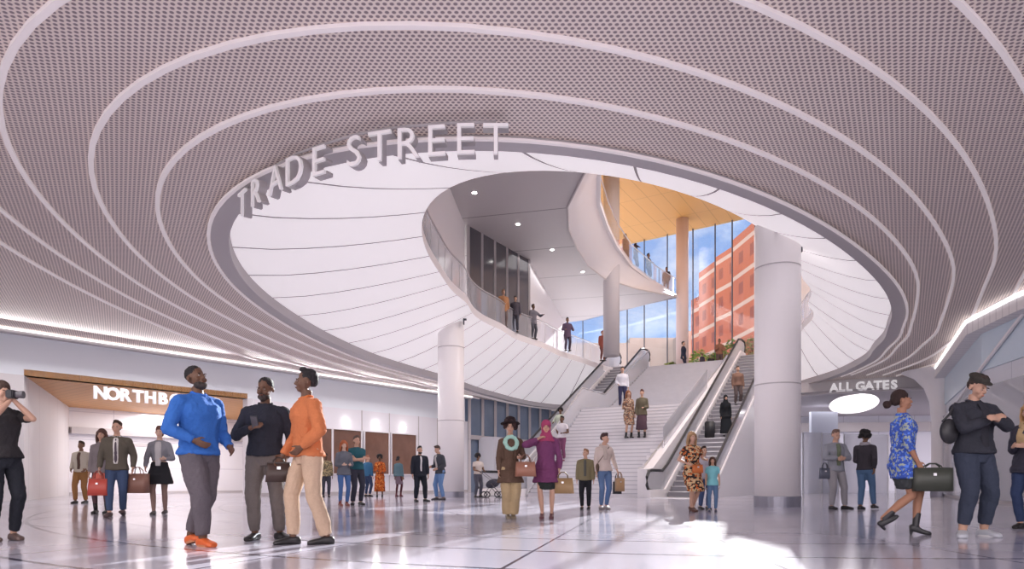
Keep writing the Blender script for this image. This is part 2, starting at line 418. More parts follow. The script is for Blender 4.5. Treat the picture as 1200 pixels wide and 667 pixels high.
# parapet with glass between the stair and the right escalator
pr = empty('parapet', SL(-1.3,0)); tag(pr, 'white sloping stair parapet with stepped blocks and glass panels beside the right escalator', 'parapet')
bm = bmesh.new(); sweep_profile(bm, [(-.2,0),(-.2,1.1),(.5,1.15),(13.9,7.65),(14.4,7.65),(14.4,7.0),(1.5,0)], -1.5, -1.12)
obj('wall_panel', local(bm,pr), M['white_panel'], pr)
bm = bmesh.new(); sweep_profile(bm, [(2.3,1.9),(2.3,2.9),(9.0,6.2),(9.0,5.2)], -1.32, -1.30); obj('glass_pane', local(bm,pr), M['glass'], pr)
bm = bmesh.new(); add_tube(bm, [SL(-1.5,-.2,1.14),SL(-1.5,.5,1.2),SL(-1.5,13.9,7.7)], .035); obj('edge_rail', local(bm,pr), M['steel'], pr)
bm = bmesh.new()
for i in range(3): add_box(bm, SL(-1.62, 1.3+.45*i, 1.55+.3*i-.25), (.3,.4,.16), Matrix.Rotation(-math.radians(31),3,'Z'))
obj('stepped_block', local(bm,pr), M['white_panel'], pr)

def esc_z(L):
    if L < 1.5: return 0.0 if L < 1.5 else 0
    return min(7.6, (L-1.5)*.586)
def escalator(org, label, side_vis):
    e = empty('escalator', org); tag(e, label, 'escalator')
    hw = .95
    def pth(off, L0, L1, n=26): return [(L0+(L1-L0)*i/n) for i in range(n+1)]
    # truss sides
    for s in (-1,1):
        bm = bmesh.new(); prof = [(-.55,0),(-.55,.30),(1.2,.30),(14.6,7.75),(15.6,7.75),(15.6,7.1),(13.6,6.2),(13.6,0)] if False else [(-.55,0),(-.55,.32),(1.25,.32),(14.47,8.0),(15.6,8.0),(15.6,7.0),(14.2,6.6),(11.0,0)]
        a, b = (s*hw-.09, s*hw+.09)
        sweep_profile(bm, prof, a, b, org); obj('side_panel', local(bm,e), M['white_panel'], e)
        g0, g1 = s*(hw-.01), s*(hw+.01)
        bm = bmesh.new(); up = [(-.4,.3),(-.55,.5),(-.5,.85),(-.3,1.0),(1.1,1.0),(14.4,8.62),(15.5,8.62),(15.7,8.4),(15.5,7.9),(14.4,7.9),(1.2,.3)]
        sweep_profile(bm, up, g0, g1, org); obj('glass_pane', local(bm,e), M['glass'], e)
        rail = [(-.1,.28),(-.5,.32),(-.68,.5),(-.66,.8),(-.45,1.02),(-.1,1.06),(1.1,1.06),(1.7,1.3),(14.2,8.6),(14.8,8.7),(15.5,8.7),(15.75,8.5),(15.75,8.2),(15.5,8.0)]
        bm = bmesh.new(); add_tube(bm, [org+UD*(s*hw)+VD*l+Vector((0,0,z)) for l,z in rail], .055); obj('handrail', local(bm,e), M['rubber'], e)
    bm = bmesh.new(); n = 36; prof = [(0,.02),(1.3,.02)]
    for i in range(37): l = 1.4+i*.36; prof += [(l, min(7.6, i*.211)+.02),(l, min(7.6,(i+1)*.211)+.02)]
    prof += [(15.6,7.62),(15.6,7.2),(14.6,7.0),(1.6,-.0+.01),(0,.01)]
    prof = [(l,max(z,.005)) for l,z in prof]
    sweep_profile(bm, prof, -hw+.14, hw-.14, org); obj('steps', local(bm,e), M['esc_step'], e)
    bm = bmesh.new(); sweep_profile(bm, [(-.5,.0),(-.5,.03),(.3,.03),(.3,.0)], -hw+.1, hw-.1, org); obj('comb_plate', local(bm,e), M['steel'], e)
    bm = bmesh.new()
    for i in range(37): 
        l = 1.4+i*.36; z = min(7.6,(i+1)*.211)+.022; sweep_profile(bm, [(l-.02,z-.03),(l-.02,z+.006),(l+.03,z+.006),(l+.03,z-.03)], -hw+.16, hw-.16, org)
    obj('step_edges', local(bm,e), M['steel'], e)
    return e
M['esc_step'] = mat('escalator_step', (.30,.29,.32), .45, .3)
escalator(OR_, 'right-hand escalator with black handrails rising beside the big white column', 1)
escalator(OL_, 'left-hand escalator beyond the staircase, rising from behind the hat woman', 1)
# glass fence line on the stair's left side
gf = empty('stair_railing', SL(-6.5,0)); tag(gf, 'glass panel railing along the left side of the stair beside the escalator', 'railing')
bm = bmesh.new(); sweep_profile(bm, [(0,.1),(0,1.15),(5.5,5.2),(8.3,5.2),(15,8.6),(15,7.6),(8.3,4.2),(5.5,4.2)], -6.5, -6.48); obj('glass_pane', local(bm,gf), M['glass'], gf)
bm = bmesh.new(); add_tube(bm, [SL(-6.49,0,1.15),SL(-6.49,5.5,5.25),SL(-6.49,8.3,5.25),SL(-6.49,15,8.65)], .03); obj('handrail', local(bm,gf), M['steel'], gf)

# ------------------------------------------------------------------ columns
def column(px, d, r, z0, z1, label, m=None, band=None, n=48):
    c = D(px, d); e = empty('column', (c.x,c.y,z0)); tag(e, label, 'column', None)
    bm = bmesh.new(); add_cyl(bm, (0,0,.0), (0,0,z1-z0), r, n=n); obj('shaft', bm, m or M['column'], e, True)
    for p in e.children[0].data.polygons:
        if abs(p.normal.z) > .9: p.use_smooth = False
    if band:
        bm = bmesh.new(); add_cyl(bm, (0,0,0), (0,0,band), r+.012, n=n); obj('base_band', bm, M['steel_band'], e)
        bm = bmesh.new()
        for z in (3.05,6.0):
            if z < z1-z0: add_cyl(bm, (0,0,z), (0,0,z+.03), r+.004, n=n)
        obj('joint_line', bm, M['lip'], e)
    return e
M['steel_band'] = mat('column_base_steel', (.30,.30,.36), .35, .5)
c1 = column(911, 17.3, .555, 0, 7.1, 'big white column in front of the right escalator', band=.26)
c2 = column(528.5, 27.6, .53, 0, 7.25, 'slim white column left of the glazed wall, behind the seated crowd' if False else 'white round column left of the blue glazed wall', band=.22)
for (px,d,z,sx) in ((938,17.3,6.55,1),(512.5,27.2,6.9,-1),(543.5,27.2,7.0,1)):
    bm = bmesh.new(); c = D(px,d,z); add_box(bm, (0,0,0), (.05,.16,.24)); add_box(bm, (sx*.05,0,.08), (.12,.1,.06))
    o = obj('bracket', bm, M['dark_steel']); o.location = c; tag(o, {938:'small dark bracket high on the right side of the big column',512.5:'small dark bracket on the left top of the left column',543.5:'small dark bracket on the right top of the left column'}[px], 'bracket')
column(716.5, 38, .45, Z2, 18, 'grey round column standing on the upper floor beside the staircase head', M['grey_col'] if 'grey_col' in M else mat('grey_column', (.58,.54,.56), .5))
column(799.5, 45.2, .40, Z2, 18, 'pinkish round column behind the third floor tip at the glass wall', M['pink_col'])

# ------------------------------------------------------------------ level three slab and its fascia
Z3, Z3T, ZR = 11.8, 13.1, 18.0
c1p = [(9,13),(5.2,17.5),(3.2,21.5),(2.6,24.8),(2.25,27.7),(2.5,30.2),(3.1,32.7),(3.9,35.3),(5.1,37.6),(7.2,39.6),(9.97,41.3)]
c2p = [(10.5,13.5),(6.6,18),(4.6,22),(3.75,25),(3.6,27.6),(3.95,30.4),(4.7,33.2),(5.6,36),(6.9,39.2),(9.1,43.0),(11.0,45.7)]
back = [(4.9,47.4),(.5,50),(-16,46),(-16,13)]
bm = bmesh.new()
lo = [bm.verts.new((x,y,Z3)) for x,y in c1p+back]; bm.faces.new(lo[::-1])
struct('ceiling_upper_level', bm, M['soffit2'])
bm = bmesh.new()
K = 5; rows = []
for k in range(K+1):
    t = k/K; w = math.sin(t*PI/2)
    rows.append([bm.verts.new((a[0]+(b[0]-a[0])*t, a[1]+(b[1]-a[1])*t, Z3-.02+(Z3T+.12-Z3)*(t**1.3))) for a,b in zip(c1p+back[:1],c2p+back[:1])])
for k in range(K):
    for i in range(len(c1p)): bm.faces.new((rows[k][i],rows[k][i+1],rows[k+1][i+1],rows[k+1][i]))
struct('trim_2', bm, M['white'], smooth=True)
bm = bmesh.new(); add_prism(bm, [(a[0]-.02,a[1]) for a in c2p]+back, Z3T-.15, Z3T); struct('floor_third_level', bm, M['white'])
bm = bmesh.new(); n_ = len(c1p)
for i in range(n_-1): 
    a, b = Vector((*c1p[i],0)), Vector((*c1p[i+1],0)); add_tube(bm, [a+Vector((0,0,Z3-.02)), b+Vector((0,0,Z3-.02))], .05, 6)
struct('trim_3', bm, M['lip'])
# third level glass balustrade
g3 = empty('glass_balustrade'); tag(g3, 'glass balustrade along the curved third level edge high up', 'balustrade')
bm = bmesh.new(); A = [bm.verts.new((x,y,Z3T)) for x,y in c2p]; B = [bm.verts.new((x,y,Z3T+1.05)) for x,y in c2p]
for i in range(len(A)-1): bm.faces.new((A[i],A[i+1],B[i+1],B[i]))
bmesh.ops.solidify(bm, geom=bm.faces[:], thickness=.02); obj('glass_pane', bm, M['clear'], g3)
bm = bmesh.new(); add_tube(bm, [(x,y,Z3T+1.08) for x,y in c2p], .03); obj('handrail', bm, M['steel'], g3)
# downlights under that slab
M['downlight'] = mat('downlight_glow', (1,.97,.93), emis=9)
for k,(px,py) in enumerate(((556,225),(607,262),(647,292),(683,318))):
    p = P(px,py,Z3); e = empty('downlight', (p.x,p.y,Z3)); 
    tag(e, ['round downlight in the grey soffit, nearest the left end','round downlight in the grey soffit, second from the left','round downlight in the grey soffit, third from the left','round downlight in the grey soffit, nearest the upper column'][k], 'ceiling light', 'downlights in the grey soffit')
    bm = bmesh.new(); add_cyl(bm, (0,0,-.05),(0,0,.02), .085, n=20); obj('diffuser', bm, M['downlight'], e)
    bm = bmesh.new(); add_cyl(bm, (0,0,-.03),(0,0,.02), .12, n=20); obj('trim_ring', bm, M['white'], e)

# upper-level walls
bm = bmesh.new(); wallseg(bm, (-2.9,19.5), (-2.06,29.7), Z2, Z3, .3, 1); struct('wall_upper_left', bm, M['white'])
bm = bmesh.new(); wallseg(bm, (.87,34.6), (4.0,49.5), Z2, Z3, .3, 1); struct('wall_upper_back', bm, M['white'])
sf = empty('storefront', (-2.04,29.7,Z2)); tag(sf, 'dark glazed shopfront on the upper floor under the grey soffit', 'storefront')
a, b = Vector((-2.04,29.7)), Vector((.87,34.6))
a, b = a+(b-a)*.02+Vector((.08,-.05)), b-(b-a)*.03+Vector((.08,-.05))
bm = bmesh.new(); wallseg(bm, a, b, Z2, Z3-.02, .06, 1); obj('glass_pane', local(bm,sf), M['dark_glass'], sf)
for k in range(6):
    t = k/5; c = a+(b-a)*t; bm = bmesh.new(); add_box(bm, (c.x,c.y,(Z2+Z3)/2), (.12,.12,Z3-Z2-.04)); obj('mullion', local(bm,sf), M['grey_ceiling'], sf)

# ------------------------------------------------------------------ glass wall, roof and outdoors
gw = empty('window_1', (10,48,Z2)); gw['kind'] = 'structure'
ga, gb = Vector((0.0,55.8)), Vector((24.5,38.4)); gt = (gb-ga).normalized()
bm = bmesh.new(); wallseg(bm, ga, gb, Z2, ZR, .03, 1); obj('glass_pane', local(bm,gw), M['clear'], gw)
def onglass(px):
    X = (px-CX)/F; e = gb-ga; t = (ga.x - X*ga.y)/(X*e.y-e.x); return ga+e*t
for px in (683,709,735,755,782,812,838,858,885,915):
    c = onglass(px); bm = bmesh.new(); add_box(bm, (c.x,c.y,(Z2+ZR)/2), (.06,.12,ZR-Z2)); obj('mullion', local(bm,gw), M['dark_steel'], gw)
bm = bmesh.new(); wallseg(bm, ga, gb, Z2, Z2+.5, .12, 1)
bmesh.ops.translate(bm, verts=bm.verts[:], vec=(0,0,0)); obj('sill', local(bm,gw), M['beige'] if 'beige' in M else mat('beige_stone', (.62,.55,.47), .7), gw)
bm = bmesh.new(); go = Vector((-gt.y,gt.x))*.3; add_prism(bm, [(-16,13),(5,13),(30,13),(30,34),(gb+go),(ga+go),(-16,52)], ZR, ZR+.3)
struct('ceiling_roof', bm, M['wood_roof'])
bm = bmesh.new(); wallseg(bm, (30,13),(24.5,38.4), 0, ZR, .3, -1); wq = onglass(897); wallseg(bm, wq-Vector((.0,.4)), gb-Vector((0,.4)), Z2, ZR, .2, -1); wallseg(bm, (-16,13),(-16,56), Z2, ZR, .3, 1); wallseg(bm, (-16,13),(30,13), Z2+.1, ZR, .3, -1); struct('wall_atrium', bm, M['white'])

bm = bmesh.new(); add_prism(bm, [(0,56),(24,39),(200,20),(200,260),(-160,260),(-160,60)], Z2-.4, Z2-.05)
M['street'] = mat('street_paving', (.45,.42,.40), .8, vary=.1, bscale=.5)
struct('ground_outside', bm, M['street'])
# brick building
m = M['brick'] = mat('red_brick', (.55,.15,.075), .8); g = NT(m)
tc = g.n('ShaderNodeTexCoord'); sp = g.n('ShaderNodeSeparateXYZ'); g.l(tc.outputs['Object'], sp.inputs[0])
fz = g.math('FRACT', g.math('DIVIDE', sp.outputs[2], 4.1)); band = g.math('LESS_THAN', fz, .14)
win = g.math('MULTIPLY', g.math('MULTIPLY', g.math('GREATER_THAN', fz, .42), g.math('LESS_THAN', fz, .8)), g.math('LESS_THAN', g.math('FRACT', g.math('DIVIDE', g.math('ADD', sp.outputs[0], g.math('MULTIPLY', sp.outputs[1], -.6)), 2.4)), .4))
c = g.mix(win, (.58,.16,.075), (.36,.10,.06)); g.l(g.mix(band, c, (.72,.50,.36)), g.b.inputs['Base Color'])
bld = empty('brick_building', (30,95,Z2-.1)); tag(bld, 'stepped red brick office building with pale bands outside the glass', 'building')
def bblock(x0p,d0,x1p,d1,ztop,nm,m,th=14,ztop1=None):
    a = D(x0p,d0).xy; b = D(x1p,d1).xy; bm = bmesh.new(); wallseg(bm, a, b, Z2-.1, ztop, th, 1); obj(nm, local(bm,bld), m, bld)
bblock(810,112,832,106, .64+212*112/800, 'low_block', M['brick'], 14)
bblock(819,108,845,100, .64+244*108/800, 'middle_block', M['brick'], 16)
bblock(838,100,864,94, .64+262*100/800, 'tall_block', M['brick'], 16)
bblock(858,94,905,82, .64+282*94/800, 'front_block', M['brick'], 18)
bblock(861,93.5,868,91.5, .64+205*92/800, 'window_strip', M['blue_glass'], .6)
far = empty('stone_buildings', (5,150,Z2-.1)); tag(far, 'low beige stone buildings on the street beyond the glass', 'building')
for (x0,x1,d,zt) in ((675,745,150,35-.1),):
    pass
for (x0,x1,d,yt) in ((670,738,120,402),(738,800,125,396),(800,822,118,388)):
    a, b = D(x0,d).xy, D(x1,d).xy; bm = bmesh.new(); wallseg(bm, a, b, Z2-.1, .64+(564-yt)*d/800, 8, 1); obj('facade', local(bm,far), mat('beige_facade', (.42,.35,.29), .8, vary=.15, bscale=.4), far)

# shrubs and planters on the street side
def shrub(px, d, w, h, col, label, seed):
    rnd = random.Random(seed); c = D(px,d,Z2); e = empty('shrub', c); tag(e, label, 'shrub', 'shrubs by the glass wall')
    bm = bmesh.new()
    for k in range(420):
        th = rnd.uniform(0,2*PI); ph = rnd.uniform(-.9,1); q = math.sqrt(max(0,1-ph*ph)); rr = rnd.uniform(.6,1)
        p = Vector((w/2*q*math.cos(th)*rr, w/2*q*math.sin(th)*rr, h*.55+h*.45*ph*rr))
        s = rnd.uniform(.06,.13); R = Matrix.Rotation(rnd.uniform(0,6),3,'Z') @ Matrix.Rotation(rnd.uniform(0,3),3,'X')
        v = [bm.verts.new(p+R@Vector(x)*s) for x in ((-1,-.4,0),(0,-.55,.1),(1.2,0,0),(0,.55,.1))]
        bm.faces.new(v)
    obj('foliage', bm, mat('leaves', col, .6, vary=.35, bscale=4), e)
    bm = bmesh.new()
    for k in range(5): add_cyl(bm, (0,0,0), (rnd.uniform(-.3,.3)*w,rnd.uniform(-.3,.3)*w,h*.6), .03, .015, 6)
    obj('stem', bm, mat('bark', (.2,.13,.08), .9), e)
    bm = bmesh.new(); add_cyl(bm, (0,0,0), (0,0,.35), .3, .36, 16); obj('planter', bm, M['grey_stone'], e)
shrub(787,47.2,1.3,1.3,(.24,.30,.06),'low yellow-green shrub in front of the pinkish column foot',1)
shrub(820,46.6,1.5,2.1,(.28,.42,.08),'bright green shrub right of the man in a dark coat upstairs',2)
shrub(837,45.2,1.2,1.6,(.20,.34,.08),'smaller green shrub behind the luggage group upstairs',3)
shrub(857,44.0,1.3,2.2,(.22,.34,.10),'leafy shrub next to the escalator head by the glass',4)
shrub(879,43.4,1.2,2.3,(.33,.36,.20),'pale green shrub half hidden by the escalator head',5)
# ------------------------------------------------------------------ people
WS = bpy.data.scenes.new('workbench')        # an empty second scene, only to evaluate modifiers in
def bake(bm, voxel, smooth=3, wrinkle=0.0, wscale=.12, wseed=0):
    """union of the closed shapes in bm as one smooth continuous surface"""
    me = bpy.data.meshes.new('t'); bm.to_mesh(me); bm.free()
    o = bpy.data.objects.new('t', me); WS.collection.objects.link(o)
    r = o.modifiers.new('r','REMESH'); r.mode = 'VOXEL'; r.voxel_size = voxel; r.use_smooth_shade = True
    if smooth:
        s = o.modifiers.new('s','SMOOTH'); s.factor = .5; s.iterations = smooth
    WS.view_layers[0].update(); dgr = WS.view_layers[0].depsgraph
    out = bpy.data.meshes.new_from_object(o.evaluated_get(dgr)); bpy.data.objects.remove(o, do_unlink=True); bpy.data.meshes.remove(me)
    if wrinkle:
        off = Vector((wseed*3.1, wseed*1.7, 0)); nrm_ = [v.normal.copy() for v in out.vertices]
        for v, vn in zip(out.vertices, nrm_):
            q = Vector((v.co.x/wscale, v.co.y/wscale, v.co.z/wscale*.55))+off
            q2 = Vector((v.co.x*2.2/wscale+v.co.z*4, v.co.y*2.2/wscale, v.co.z*1.6/wscale))+off
            v.co += vn*(noise.noise(q)*wrinkle + abs(noise.noise(q2))*wrinkle*.7)
    for p in out.polygons: p.use_smooth = True
    return out
def loft(bm, rings, n=18):                        # rings: (center, rx, ry[, matrix]) closed shape
    prev = None; first = None
    for rg in rings:
        c, rx, ry = Vector(rg[0]), rg[1], rg[2]; Mx = rg[3] if len(rg) > 3 else Matrix.Identity(3)
        row = [bm.verts.new(c + Mx @ Vector((rx*math.cos(2*PI*k/n), ry*math.sin(2*PI*k/n), 0))) for k in range(n)]
        if prev:
            for k in range(n): bm.faces.new((prev[k],prev[(k+1)%n],row[(k+1)%n],row[k]))
        else: first = row
        prev = row
    bm.faces.new(first[::-1]); bm.faces.new(prev)
def chain(bm, pts, rad, n=14):
    for i in range(len(pts)-1): add_cyl(bm, pts[i], pts[i+1], rad[i], rad[i+1], n, True)
    for p, r in zip(pts, rad): add_ball(bm, p, r*.995, None, n, 8)
def ik(a, t, l1, l2, pole):
    a, t = Vector(a), Vector(t); d = t-a; L = d.length; m = (l1+l2)*.995
    if L > m: t = a+d*(m/L); d = t-a; L = m
    x = (l1*l1-l2*l2+L*L)/(2*L); h = math.sqrt(max(0,l1*l1-x*x)); u = d/L
    p = Vector(pole); p = p-u*p.dot(u); p.normalize() if p.length > 1e-6 else None
    return a+u*x+p*h, t
CM = {}
def cm(col, kind='cloth'):
    k = (tuple(round(c,3) for c in col), kind)
    if k not in CM:
        if kind == 'cloth': CM[k] = mat('cloth', col, .85, spec=.15, bump=.25, bscale=60, vary=.10)
        elif kind == 'skin': CM[k] = mat('skin', col, .5, spec=.35)
        elif kind == 'hair': CM[k] = mat('hair', col, .7, spec=.3, bump=.6, bscale=90)
        elif kind == 'leather': CM[k] = mat('leather', col, .4, spec=.4)
    return CM[k]
def pattern_mat(name, base, cols, scale, thr=(.45,.6)):
    m = mat(name, base, .85, spec=.15); g = NT(m); tc = g.n('ShaderNodeTexCoord'); last = base
    for i,(c,t) in enumerate(zip(cols, thr)):
        ns = g.n('ShaderNodeTexNoise'); ns.inputs['Scale'].default_value = scale*(1+.35*i); ns.inputs['Detail'].default_value = 1
        mp = g.n('ShaderNodeMapping'); mp.inputs['Location'].default_value = (i*3.3,i*1.7,i); g.l(tc.outputs['Object'], mp.inputs[0]); g.l(mp.outputs[0], ns.inputs['Vector'])
        last = g.mix(g.math('GREATER_THAN', ns.outputs['Fac'], t), last, c)
    g.l(last, g.b.inputs['Base Color']); return m
M['blue_print'] = pattern_mat('blue_print_cloth', (.05,.10,.42), [(.35,.40,.35),(.10,.22,.75)], 26, (.55,.60))
M['floral'] = pattern_mat('floral_cloth', (.04,.03,.03), [(.60,.42,.24),(.55,.14,.04)], 16, (.50,.57))
M['floral_small'] = pattern_mat('floral_small', (.14,.09,.08), [(.50,.38,.28),(.4,.16,.08)], 14, (.5,.6))
M['orange_print'] = pattern_mat('orange_print', (.55,.12,.03), [(.25,.05,.02),(.75,.3,.08)], 12, (.55,.6))
M['plaid'] = pattern_mat('plaid_cloth', (.20,.17,.11), [(.45,.36,.20),(.10,.09,.07)], 14, (.5,.58))
M['sclera'] = mat('eye_white', (.42,.38,.37), .4); M['iris'] = mat('eye_dark', (.03,.02,.02), .25); M['lips'] = {}
def foot_shape(bm, ank, yaw, pitch, kind, female=False, grow=0.0):
    """shoe: heel under the ankle, toe forward, flat sole"""
    R = Matrix.Rotation(yaw,3,'Z') @ Matrix.Rotation(pitch,3,'X')
    L = .265 if not female else .235; w = .050 if not female else .042
    hh = .055 if kind in ('heel','heelboot') else 0
    base = Vector(ank)+R@Vector((0,0,-.085))
    prof = [(-.075,.6,.055),(-.06,.85,.075),(-.02,.92,.085),(.04,.86,.078),(.09,.95,.062),(.14,1.05,.052),(.17,.95,.044),(.195,.6,.030)]
    rings = []
    for y,ws,h in prof:
        y *= L/.265; lift = hh*max(0,1-(y+.07)/.17) if hh else 0
        row = []
        for k in range(14):
            t = 2*PI*k/14; x = (w+grow)*ws*math.copysign(abs(math.cos(t))**.7, math.cos(t)); z = h/2+ (h/2+grow)*math.copysign(abs(math.sin(t))**.8, math.sin(t))
            row.append(bm.verts.new(base+R@Vector((x,y,max(0,z)+lift))))
        rings.append(row)
    for a,b in zip(rings, rings[1:]):
        for k in range(14): bm.faces.new((a[k],a[(k+1)%14],b[(k+1)%14],b[k]))
    bm.faces.new(rings[0][::-1]); bm.faces.new(rings[-1])
    if hh: add_cyl(bm, base+R@Vector((0,-.055,0)), base+R@Vector((0,-.045,hh+.02)), .016, .026, 10)

def person(loc, H, face, label, top=None, legs=None, skirt=None, shoes=None, hair=None, skin=(.35,.20,.13),
           handR=None, handL=None, poleR=None, poleL=None, footR=(.11,0,.085), footL=(-.11,0,.085), toeR=0, toeL=0, pitchR=0, pitchL=0,
           head=(0,0,0), lean=(0,0), lod=1, female=False, wide=1.0, extras=(), group=None, name='person', kneeR=None, kneeL=None, twist=0.0, sit=0.0):
    """x is the person's right, y forward; loc = ground point; face: 0 looks at the viewer, 90 to the picture's right"""
    s = H/1.78
    root = empty(name, loc, math.radians(face+180)); tag(root, label, 'person', group); root.scale = (1,1,1)
    vox = {0:.0085, 1:.015, 2:.024}[lod]/max(.6,s)
    hipz = .93-sit; shw = (.165 if female else .195)*wide; hipw = .092
    lx, ly = lean
    def sp(z, dx=0, dy=0):                        # spine position at a height, with lean
        t = max(0, z-.95); return Vector((dx+lx*t, dy+ly*t, z))
    R3 = Matrix.Identity(3)
    tw = Matrix.Rotation(twist,3,'Z')
    T = Matrix.Diagonal((s,s,s,1))
    fem = female
    hip_r = (.158 if not fem else .165)*wide; wa = (.148 if not fem else .120)*wide; ch = (.178 if not fem else .150)*wide
    torso = [(sp(.84),hip_r*.80,.10*wide),(sp(.90),hip_r,.118*wide),(sp(.97),hip_r*.98,.118*wide),(sp(1.08),wa,.100*wide),(sp(1.18,0,.005),wa*1.06,.105*wide),
             (sp(1.30,0,.012),ch,.122*wide),(sp(1.38,0,.006),ch*.96,.108*wide),(sp(1.43),ch*.74,.085),(sp(1.475,0,-.004),.098,.068),(sp(1.50,0,-.008),.068,.060)]
    torso = [(c,rx,ry,tw) for c,rx,ry in torso]
    hipR, hipL = Vector((hipw,0,hipz-.01)), Vector((-hipw,0,hipz-.01))
    shR = sp(1.405)+tw@Vector((shw*.96,-.005,0)); shL = sp(1.405)+tw@Vector((-shw*.96,-.005,0))
    footR, footL = Vector(footR), Vector(footL)
    heelh = .045 if (shoes and shoes[1] in ('heel','heelboot')) else 0
    if heelh: footR = footR+Vector((0,0,heelh)); footL = footL+Vector((0,0,heelh))
    kR, aR = ik(hipR, footR, .435, .425, kneeR or (.12,1,0)); kL, aL = ik(hipL, footL, .435, .425, kneeL or (-.12,1,0))
    handR = Vector(handR) if handR else shR+Vector((.06,.05,-.53)); handL = Vector(handL) if handL else shL+Vector((-.06,.05,-.53))
    eR, wR = ik(shR, handR, .285, .255, poleR or (.5,-1,-.3)); eL, wL = ik(shL, handL, .285, .255, poleL or (-.5,-1,-.3))
    f = .86 if fem else 1.0
    neck = sp(1.50,0,-.01); hy, hp, hr = [math.radians(v) for v in head]
    RH = Matrix.Rotation(hy,3,'Z') @ Matrix.Rotation(hp,3,'X') @ Matrix.Rotation(hr,3,'Y')
    hb = neck+Vector((0,.005,.034))
    HS = 1.13
    def hd(x,y,z): return hb+RH@(Vector((x,y,z))*HS)
    hk = .95 if fem else 1.0
    bm = bmesh.new()
    loft(bm, torso); 
    for sh, e_, w_ in ((shR,eR,wR),(shL,eL,wL)):
        sg = 1 if sh is shR else -1
        chain(bm, [sp(1.45,sg*.06),sh,(sh+e_)/2,e_,e_.lerp(w_,.4),w_], [r*f for r in (.045,.052,.047,.039,.041,.028)])
        # hand: palm, four fingers, thumb
        d = (w_-e_).normalized(); side = Vector((sg,0,0)); nrm = (Vector((-sg,.15,0)) - d*d.dot(Vector((-sg,.15,0)))).normalized(); wd = d.cross(nrm).normalized()
        if wd.dot(Vector((0,1,0))) < 0 : wd = -wd
        if abs(d.z) < .5 and wd.dot(Vector((0,0,1))) < 0: wd = -wd
        pm = w_+d*.045; Mp = Matrix((wd,nrm,d)).transposed()
        if lod < 2:
            loft(bm, [(w_-d*.005,.026*f,.018*f,Mp),(w_+d*.03,.036*f,.016*f,Mp),(w_+d*.075,.041*f,.014*f,Mp),(w_+d*.092,.036*f,.011*f,Mp)], 12)
            fr = (.0092 if lod == 0 else .0115)*f
            for q,(o_,ln) in enumerate(((.030,.072),(.010,.080),(-.010,.074),(-.030,.058))):
                b0 = w_+d*.085+wd*o_*f; b1 = b0+(d+nrm*.35).normalized()*ln*.5*f; b2 = b1+(d+nrm*1.1).normalized()*ln*.5*f
                chain(bm, [b0,b1,b2],[fr,fr*.95,fr*.8], 8)
            t0 = w_+d*.02+wd*.024*f; t1 = t0+(d*.7+wd*.8+nrm*.3).normalized()*.04; t2 = t1+(d+nrm*.5+wd*.2).normalized()*.032
            chain(bm, [t0,t1,t2],[fr*1.35,fr*1.15,fr*.9], 8)
        else:
            add_ball(bm, pm+d*.03, (.035,.018,.075), Mp)
    for hp_, k_, a_ in ((hipR,kR,aR),(hipL,kL,aL)):
        chain(bm, [hp_,hp_.lerp(k_,.5),k_,k_.lerp(a_,.35)+Vector((0,-.012,0)),a_], [r*f*wide for r in (.095,.080,.056,.058,.036)])
        add_ball(bm, a_+Vector((0,.01,-.03)), (.03,.04,.03))
    # head
    add_cyl(bm, neck-Vector((0,.0,.08)), hd(0,-.005,.04), .062*hk, .053*hk, 16)
    add_ball(bm, hd(0,-.012,.150), (.076*hk,.094*hk,.090), RH, 20, 14)
    add_ball(bm, hd(0,.028,.095), (.062*hk,.062,.085), RH, 18, 12)
    add_ball(bm, hd(0,.052,.040), (.032*hk,.034,.026), RH)
    add_ball(bm, hd(0,.072,.128), (.045*hk,.018,.012), RH)
    loft(bm, [(hd(0,.085,.125),.007,.008,RH),(hd(0,.094,.105),.009,.012,RH),(hd(0,.101,.086),.015,.014,RH),(hd(0,.086,.078),.014,.012,RH)], 10)
    add_ball(bm, hd(0,.083,.056), (.022,.011,.009), RH, 10, 8)
    for sg in (-1,1):
        add_ball(bm, hd(sg*.077*hk,-.008,.108), (.011,.019,.031), RH @ Matrix.Rotation(sg*.25,3,'Z'), 10, 8)
        add_ball(bm, hd(sg*.038*hk,.058,.085), (.022,.022,.024), RH, 10, 8)
    def fin(name, bm_, m, vx=None, sm=3, wr=0, ws=.12, parent=root, seed=0):
        me = bake(bm_, vx or vox, sm, wr, ws, seed); me.name = name; me.transform(T)
        return link_mesh(name, me, m, parent)
    body = fin('body', bm, cm(skin,'skin'), vox, 2 if lod < 2 else 1)
    if lod < 2:
        for sg in (-1,1):
            b_ = bmesh.new(); add_ball(b_, hd(sg*.030*hk,.0825,.112), (.011,.006,.0052), RH, 10, 8)
            me = bpy.data.meshes.new('eye'); b_.to_mesh(me); b_.free(); me.transform(T); eo = link_mesh('eye', me, M['sclera'], root)
            b_ = bmesh.new(); add_ball(b_, hd(sg*.030*hk,.0875,.112), (.0055,.0028,.0050), RH, 10, 8)
            me = bpy.data.meshes.new('iris'); b_.to_mesh(me); b_.free(); me.transform(T); link_mesh('iris', me, M['iris'], eo)
            b_ = bmesh.new(); add_ball(b_, hd(sg*.030*hk,.088,.130), (.018,.006,.004), RH, 10, 8)
            me = bpy.data.meshes.new('eyebrow'); b_.to_mesh(me); b_.free(); me.transform(T); link_mesh('eyebrow', me, cm((.03,.02,.02),'hair'), root)
        b_ = bmesh.new(); add_ball(b_, hd(0,.0905,.056), (.021,.007,.0065), RH, 12, 8)
